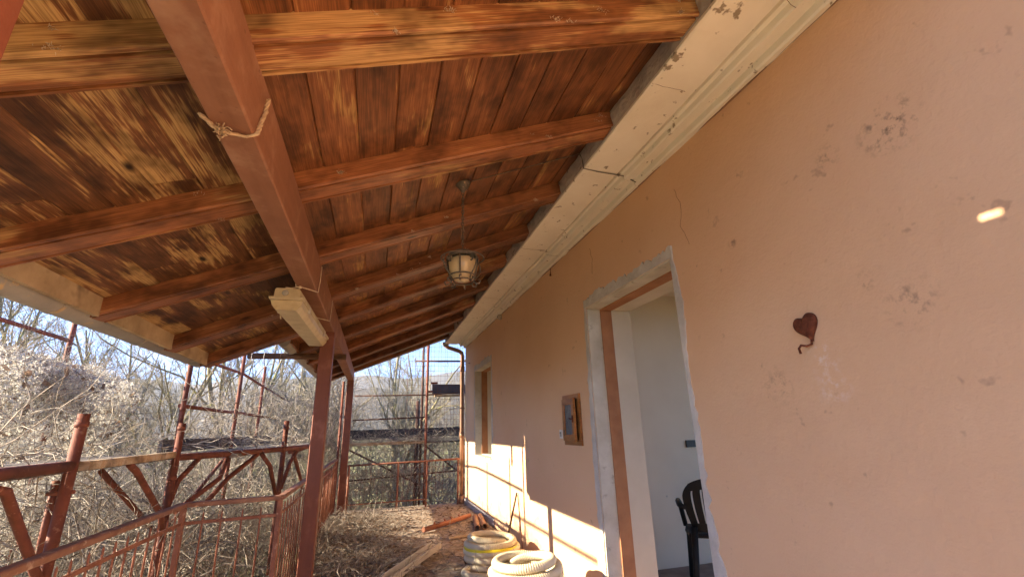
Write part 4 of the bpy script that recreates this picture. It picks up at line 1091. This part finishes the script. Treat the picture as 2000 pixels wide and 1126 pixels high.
# a green weed by the foot of the near post
wd = thing('weed', 'small green weed growing at the foot of the nearest post', 'plant', (-0.40, 4.52, 0.0))
parts = []
for q in range(60):
    a = random.uniform(0, 6.28); R_ = random.uniform(0.01, 0.09); z0 = random.uniform(0.01, 0.10)
    cc = np.array([R_ * math.cos(a), R_ * math.sin(a), z0]); l = random.uniform(0.014, 0.03); d = np.array([math.cos(a), math.sin(a), random.uniform(-.2, .5)]); e = np.array([-math.sin(a), math.cos(a), 0.1])
    parts.append((np.array([cc - d * l, cc - e * l * .5, cc + d * l, cc + e * l * .5]), np.array([[0, 1, 2, 3]])))
V, F = join(parts); link('leaves', fast_mesh('leaves', V, F), 'green_leaf', wd)
P = wander(np.zeros((8, 3)), np.column_stack([rng.normal(0, .5, 8), rng.normal(0, .5, 8), np.ones(8)]), np.full(8, 0.1), 4, 0.2)
V, F = tube_batch(P, np.full((8, 4), 0.0015)); link('stem', fast_mesh('stem', V, F), 'green_leaf', wd)

# ================================================================== vegetation
def tangle(name, label, cat, boxes, mat, K=7, jit=0.33):
    """boxes: (n, lo, hi, dirmean, dirsd, lmin, lmax, rmin, rmax, droop)"""
    parts = []
    for n_, lo, hi, dm, ds, l0, l1, r0, r1, dr_ in boxes:
        s = rng.uniform(lo, hi, (n_, 3)); d = rng.normal(dm, ds, (n_, 3))
        P = wander(s, d, rng.uniform(l0, l1, n_), K, jit, dr_)
        # keep the porch itself clear
        R = rng.uniform(r0, r1, n_)[:, None] * np.linspace(1, 0.45, K)[None]
        inside = ((P[:, :, 0] > -1.40) & (P[:, :, 1] < 4.2)) | ((P[:, :, 0] > -0.80) & (P[:, :, 1] < 9.35)) | ((P[:, :, 2] > 2.0) & (P[:, :, 0] > -1.86) & (P[:, :, 1] < 5.4))
        sunpath = ((P[:, :, 1] > 1.0) & (P[:, :, 1] < 9.4) & (P[:, :, 2] > 0.62 + 0.414 * (-1.1 - P[:, :, 0]))).any(axis=1)
        ok = ~inside.any(axis=1) & ~(sunpath & (rng.random(n_) < 0.86))
        parts.append(tube_batch(P[ok], R[ok]))
    V, F = join(parts)
    return stuff(link(name, fast_mesh(name, V, F), mat), label, cat)
# thicket below and behind the scaffold deck
tangle('thicket', 'dense dry thicket of bare stems below the scaffold deck', 'thicket', [
    (3600, (-4.6, 1.6, -0.9), (-1.6, 9.5, 0.7), (0.1, 0.2, 0.7), (0.7, 0.7, 0.5), 0.5, 1.5, 0.0018, 0.0062, 0.05),
    (1900, (-1.9, 4.4, -0.9), (-0.9, 10, 0.6), (0.0, 0.1, 0.8), (0.5, 0.5, 0.5), 0.4, 1.2, 0.0018, 0.0058, 0.05),
    (1500, (-7.5, 6, -1.2), (-2.5, 13, 0.6), (0, 0, 1), (0.5, 0.5, 0.4), 0.8, 2.0, 0.003, 0.009, 0.04),
    (420, (-3.2, 1.8, -0.9), (-1.55, 8, -0.3), (0, 0, 1), (0.35, 0.35, 0.2), 1.2, 2.2, 0.006, 0.014, 0.03),
    (260, (-1.62, 2.0, -0.2), (-1.48, 4.3, 0.5), (0, 0.2, 0.6), (0.25, 0.8, 0.5), 0.4, 1.0, 0.0018, 0.004, 0.03),
], 'thicket_twig')
tangle('dry_vines', 'dry vines climbing the scaffold poles and trailing over the deck', 'vines', [
    (900, (-2.6, 1.8, 0.9), (-1.75, 4.6, 1.6), (0, 0.1, 0.1), (0.8, 0.8, 0.5), 0.3, 1.1, 0.0016, 0.0042, 0.05),
    (1200, (-2.05, 4.6, 1.17), (-0.95, 9.4, 1.34), (0, 0.3, 0.02), (0.7, 0.8, 0.12), 0.25, 0.9, 0.0018, 0.005, 0.03),
    (800, (-2.5, 1.8, 1.20), (-1.50, 4.8, 1.30), (0, 0.3, 0.02), (0.7, 0.8, 0.12), 0.25, 0.9, 0.0018, 0.005, 0.03),
    (1300, (-3.2, 8.6, 0.9), (-0.95, 11.2, 2.3), (0, 0, -0.6), (0.35, 0.35, 0.7), 0.5, 1.4, 0.0025, 0.007, 0.06),
    (420, (-2.2, 5.0, 1.3), (-1.9, 8.6, 1.95), (0, 0.2, 0), (0.5, 0.8, 0.5), 0.3, 1.0, 0.0016, 0.004, 0.02),
    (520, (-0.6, 9.7, 1.14), (1.9, 10.3, 1.22), (0, 0, 0.05), (1, .3, 0.15), 0.25, 0.8, 0.002, 0.005, 0.02),
    (700, (-1.1, 9.5, -0.3), (-0.6, 10.6, 2.2), (0, 0, 0.6), (0.25, 0.25, 0.7), 0.5, 1.3, 0.003, 0.008, 0.03),
    (160, (-0.4, 9.55, 0.0), (1.7, 9.7, 0.6), (0, 0, 0.8), (0.5, 0.1, 0.4), 0.4, 1.0, 0.003, 0.007, 0.02),
], 'vine_twig')
# far thicket behind the end of the porch
tangle('far_thicket', 'beige thicket of bare saplings behind the far scaffold', 'thicket', [
    (1700, (-9, 11.5, -1.2), (6.5, 17, 0.2), (0, 0, 1), (0.32, 0.32, 0.3), 1.2, 3.0, 0.004, 0.013, 0.0),
    (2600, (-9, 11.5, 0.0), (6.5, 17, 2.2), (0, 0, 0.6), (0.7, 0.7, 0.5), 0.5, 1.3, 0.0025, 0.007, 0.0),
    (420, (-0.7, 10.3, -0.9), (2.4, 11.6, 0.2), (0, 0, 1), (0.4, 0.3, 0.4), 0.6, 1.5, 0.004, 0.011, 0.0),
    (1600, (-16, 10.5, -1.5), (-5, 18, 1.2), (0, 0, 1), (0.5, 0.5, 0.4), 0.8, 2.0, 0.004, 0.010, 0.0),
], 'thicket_twig')

# old man's beard: clematis mass with fluffy seed heads over the outer scaffold
cm = thing('clematis', 'mass of climbing clematis with white fluffy seed heads over the scaffold', 'climber', (-2.7, 3.8, -0.9))
n_ = 2600
def blob(n_):
    out = np.zeros((0, 3))
    cs = np.array([(-2.35, 3.76, 1.88, 0.28), (-2.09, 3.55, 1.88, 0.22), (-2.20, 3.96, 1.98, 0.24), (-2.14, 4.15, 1.98, 0.24), (-2.36, 4.91, 1.91, 0.18), (-2.07, 4.47, 1.62, 0.22), (-2.10, 4.05, 1.70, 0.22), (-2.22, 3.96, 1.69, 0.26), (-2.31, 3.86, 1.59, 0.29), (-2.04, 4.27, 1.38, 0.18), (-2.39, 4.52, 1.39, 0.23), (-2.12, 3.54, 1.30, 0.25), (-2.31, 4.75, 1.11, 0.22), (-2.39, 4.49, 1.02, 0.20), (-2.22, 3.94, 0.95, 0.24), (-2.31, 4.36, 0.73, 0.20), (-2.15, 3.3, 1.6, 0.25), (-2.2, 3.2, 0.8, 0.25)])
    cs[:, :3] = np.array([0, 0, 1.35]) + (cs[:, :3] - np.array([0, 0, 1.35])) * 1.45; cs[:, 3] *= 1.40
    w = cs[:, 3] ** 2; w /= w.sum()
    k = rng.choice(len(cs), n_, p=w)
    v = rng.normal(0, 1, (n_, 3)); v /= np.linalg.norm(v, axis=1, keepdims=True)
    p = cs[k, :3] + v * (cs[k, 3] * rng.random(n_) ** 0.45)[:, None]
    return p[p[:, 2] < 0.10 + 0.414 * (1.72 - p[:, 0])]
s = blob(3000); M_ = len(s); P = wander(s, rng.normal(0, 1, (M_, 3)) + np.array([0, 0, 0.1]), rng.uniform(0.2, 0.7, M_), 6, 0.4)
ok = (P[:, :, 0] < -1.6).all(1)
V, F = tube_batch(P[ok], rng.uniform(0.001, 0.0032, ok.sum())[:, None] * np.linspace(1, .5, 6)[None])
V = V - np.array([-2.7, 3.8, -0.9]); stuff(link('stems', fast_mesh('stems', V, F), 'vine_twig', cm))
H = 8000; c_ = blob(H); c_ = c_[c_[:, 0] < -1.75]; H = len(c_)
sp_ = 9                                   # each head is a tuft of little fluffy spikes
s = np.repeat(c_, sp_, 0); d = rng.normal(0, 1, (H * sp_, 3)); d /= np.linalg.norm(d, axis=1, keepdims=True)
l = rng.uniform(0.016, 0.038, H * sp_)[:, None]; e = np.cross(d, rng.normal(0, 1, d.shape)); e /= np.linalg.norm(e, axis=1, keepdims=True); wd_ = 0.0055
V = np.stack([s, s + d * l * 0.6 + e * wd_, s + d * l, s + d * l * 0.6 - e * wd_], 1).reshape(-1, 3) - np.array([-2.7, 3.8, -0.9])
F = np.arange(H * sp_ * 4).reshape(-1, 4)
stuff(link('seed_heads', fast_mesh('seed_heads', V, F), 'seed_fluff', cm))
c_ = blob(900) - np.array([-2.7, 3.8, -0.9]); n_ = len(c_); d = rng.normal(0, 0.02, (n_, 3)); e = rng.normal(0, 0.014, (n_, 3))
V = np.stack([c_ - d, c_ - e, c_ + d, c_ + e], 1).reshape(-1, 3); F = np.arange(n_ * 4).reshape(-1, 4)
stuff(link('dry_leaves', fast_mesh('dry_leaves', V, F), 'dead_leaf', cm))

# bare trees: trunk, limbs and twigs grown level by level
def grow_tree(seed, height, forks, spread, lean=(0, 0), multi=1):
    r = np.random.default_rng(seed)
    global rng
    keep = rng; rng = r
    P0 = wander(r.normal(0, 0.12 * (multi > 1), (multi, 3)) * np.array([1, 1, 0]), np.column_stack([r.normal(lean[0], 0.10 + 0.16 * (multi > 1), multi), r.normal(lean[1], 0.10 + 0.16 * (multi > 1), multi), np.ones(multi)]), np.full(multi, height) * r.uniform(0.8, 1.05, multi), 12, 0.09)
    R0 = (height * 0.014 * (0.8 if multi > 1 else 1)) * np.linspace(1, 0.18, 12)[None] * np.ones((multi, 1))
    levels = [(P0, R0)]
    P, R = P0, R0
    for lv, nch in enumerate(forks):
        M_, K_ = P.shape[:2]
        t = r.uniform(0.22 if lv == 0 else 0.15, 0.98, (M_, nch)); fi = t * (K_ - 1); i0 = np.clip(fi.astype(int), 0, K_ - 2); fr = (fi - i0)[..., None]
        mi = np.arange(M_)[:, None]
        st = P[mi, i0] * (1 - fr) + P[mi, i0 + 1] * fr
        tg = P[mi, i0 + 1] - P[mi, i0]; tg /= np.linalg.norm(tg, axis=2, keepdims=True) + 1e-9
        side = r.normal(0, 1, tg.shape); side -= tg * (side * tg).sum(2, keepdims=True); side /= np.linalg.norm(side, axis=2, keepdims=True) + 1e-9
        dr_ = tg + side * r.uniform(spread * 0.6, spread * 1.4, (M_, nch, 1)); dr_[..., 2] += 0.25
        plen = np.linalg.norm(np.diff(P, axis=1), axis=2).sum(1)
        ln = plen[:, None] * r.uniform(0.28, 0.55, (M_, nch)) * (1.15 - 0.6 * t)
        r0 = (R[mi, i0] * 0.55)
        K2 = 7 if lv < 2 else 5
        P2 = wander(st.reshape(-1, 3), dr_.reshape(-1, 3), ln.reshape(-1), K2, 0.13, -0.03)
        R2 = np.maximum(r0.reshape(-1)[:, None] * np.linspace(1, 0.25, K2)[None], 0.0028)
        levels.append((P2, R2)); P, R = P2, R2
    rng = keep
    tr = join([tube_batch(levels[0][0], levels[0][1], 8), tube_batch(levels[1][0], levels[1][1], 5)])
    cr = join([tube_batch(p, q, 3) for p, q in levels[2:]])
    return fast_mesh('trunk', *tr), fast_mesh('crown', *cr)
protos = [grow_tree(101, 6.5, (11, 7, 6, 5), 0.75), grow_tree(102, 7.5, (12, 7, 6, 5), 0.65, (0.1, 0)), grow_tree(103, 5.6, (8, 6, 6, 4), 0.55, (0, 0), 4), grow_tree(104, 4.8, (9, 7, 6, 4), 0.8, (0.55, 0.1), 2), grow_tree(105, 7.0, (10, 7, 6, 5), 0.7, (-0.2, 0))]
for tme, cme in protos:
    for me_ in (tme, cme): me_.polygons.foreach_set('use_smooth', np.ones(len(me_.polygons), bool))
    tme.materials.append(MATS['bark']); cme.materials.append(MATS['crown_twig'])
TREES = [  # x, y, prototype, scale, turn, label
    (-8.6, 12.8, 0, 1.15, 0.3, 'bare grey tree at the left edge behind the fluffy climber'),
    (-8.4, 14.6, 1, 1.1, 1.9, 'tall bare tree just right of the leftmost trunk'),
    (-7.3, 12.2, 4, 0.8, 3.1, 'small bare tree rising from the top of the fluffy climber'),
    (-7.2, 15.5, 1, 0.85, 4.2, 'bare tree with an arching limb under the near gutter'),
    (-5.6, 13.2, 0, 0.78, 5.0, 'forked bare tree left of the first tall scaffold pole'),
    (-5.2, 17.0, 4, 0.8, 0.9, 'distant bare tree between the two tall scaffold poles'),
    (-3.1, 12.6, 2, 1.2, 2.0, 'many-stemmed pale tree under the end of the cross timber'),
    (-2.5, 15.0, 0, 0.75, 1.1, 'bare tree just left of the nearest post'),
    (-0.4, 13.2, 1, 0.7, 2.6, 'bare tree between the two far posts of the porch'),
    (0.15, 12.4, 3, 1.2, 0.0, 'leaning yellow-green branched tree right of the far post'),
    (1.0, 15.8, 4, 0.72, 4.4, 'thin bare tree behind the upright scaffold pole'),
    (1.7, 12.9, 3, 0.8, 3.6, 'slanting bare tree behind the wire netting'),
    (2.9, 16.5, 0, 0.7, 0.2, 'bare tree partly hidden by the downpipe'),
    (-11.5, 21, 1, 1.15, 2.2, 'tall bare tree far back at the left edge'),
    (-9.0, 22, 0, 1.0, 3.3, 'far bare tree in the gap beneath the near gutter'),
    (-4.6, 24, 1, 0.95, 5.3, 'far bare tree seen past the two tall scaffold poles'),
    (-1.2, 22, 4, 0.95, 1.5, 'far bare tree in the gap beside the near post'),
    (2.2, 25, 1, 0.85, 0.6, 'far bare tree above the dark toe board'),
    (-6.4, 11.6, 3, 1.25, 1.2, 'low bare tree with arching limbs right of the fluffy climber'),
    (-4.4, 11.9, 4, 0.85, 2.9, 'twiggy bare tree behind the second tall scaffold pole'),
    (-1.75, 12.2, 1, 0.75, 0.8, 'twiggy bare tree right beside the nearest post'),
    (0.75, 13.4, 0, 0.85, 3.8, 'twiggy bare tree in the middle of the far opening'),
    (-7.9, 17.5, 4, 1.1, 1.7, 'bare tree with spreading crown behind the fluffy climber'),
    (-3.6, 18.5, 0, 1.05, 2.3, 'spreading bare tree behind the many-stemmed pale tree'),
    (1.35, 19.5, 0, 0.95, 5.6, 'spreading bare tree behind the far scaffold pole'),
]
for x, y, k, s, rot, lab in TREES:
    t = thing('bare_tree', lab, 'tree', (x, y, float(terrain_z(np.array(x), np.array(y))) - 0.1), 'bare trees beyond the porch')
    t.scale = (s, s, s); t.rotation_euler = (0, 0, rot)
    for nm, me_ in zip(('trunk', 'crown'), protos[k]):
        o = bpy.data.objects.new(nm, me_); col.objects.link(o); o.parent = t

# ================================================================== haze: thin winter air between the porch and the hills

hz = MB().box(-2300, 2300, -2300, 2300, -60, 300).build('haze', None)
mt = bpy.data.materials.new('haze'); mt.use_nodes = True; nt = mt.node_tree; nt.nodes.clear()
ou = nt.nodes.new('ShaderNodeOutputMaterial'); pv = nt.nodes.new('ShaderNodeVolumePrincipled')
pv.inputs['Color'].default_value = (0.80, 0.88, 1.0, 1); pv.inputs['Density'].default_value = 0.00022; pv.inputs['Anisotropy'].default_value = 0.2
nt.links.new(pv.outputs[0], ou.inputs['Volume']); hz.data.materials.append(mt)
stuff(hz, 'pale bluish haze filling the air out to the hills', 'haze')
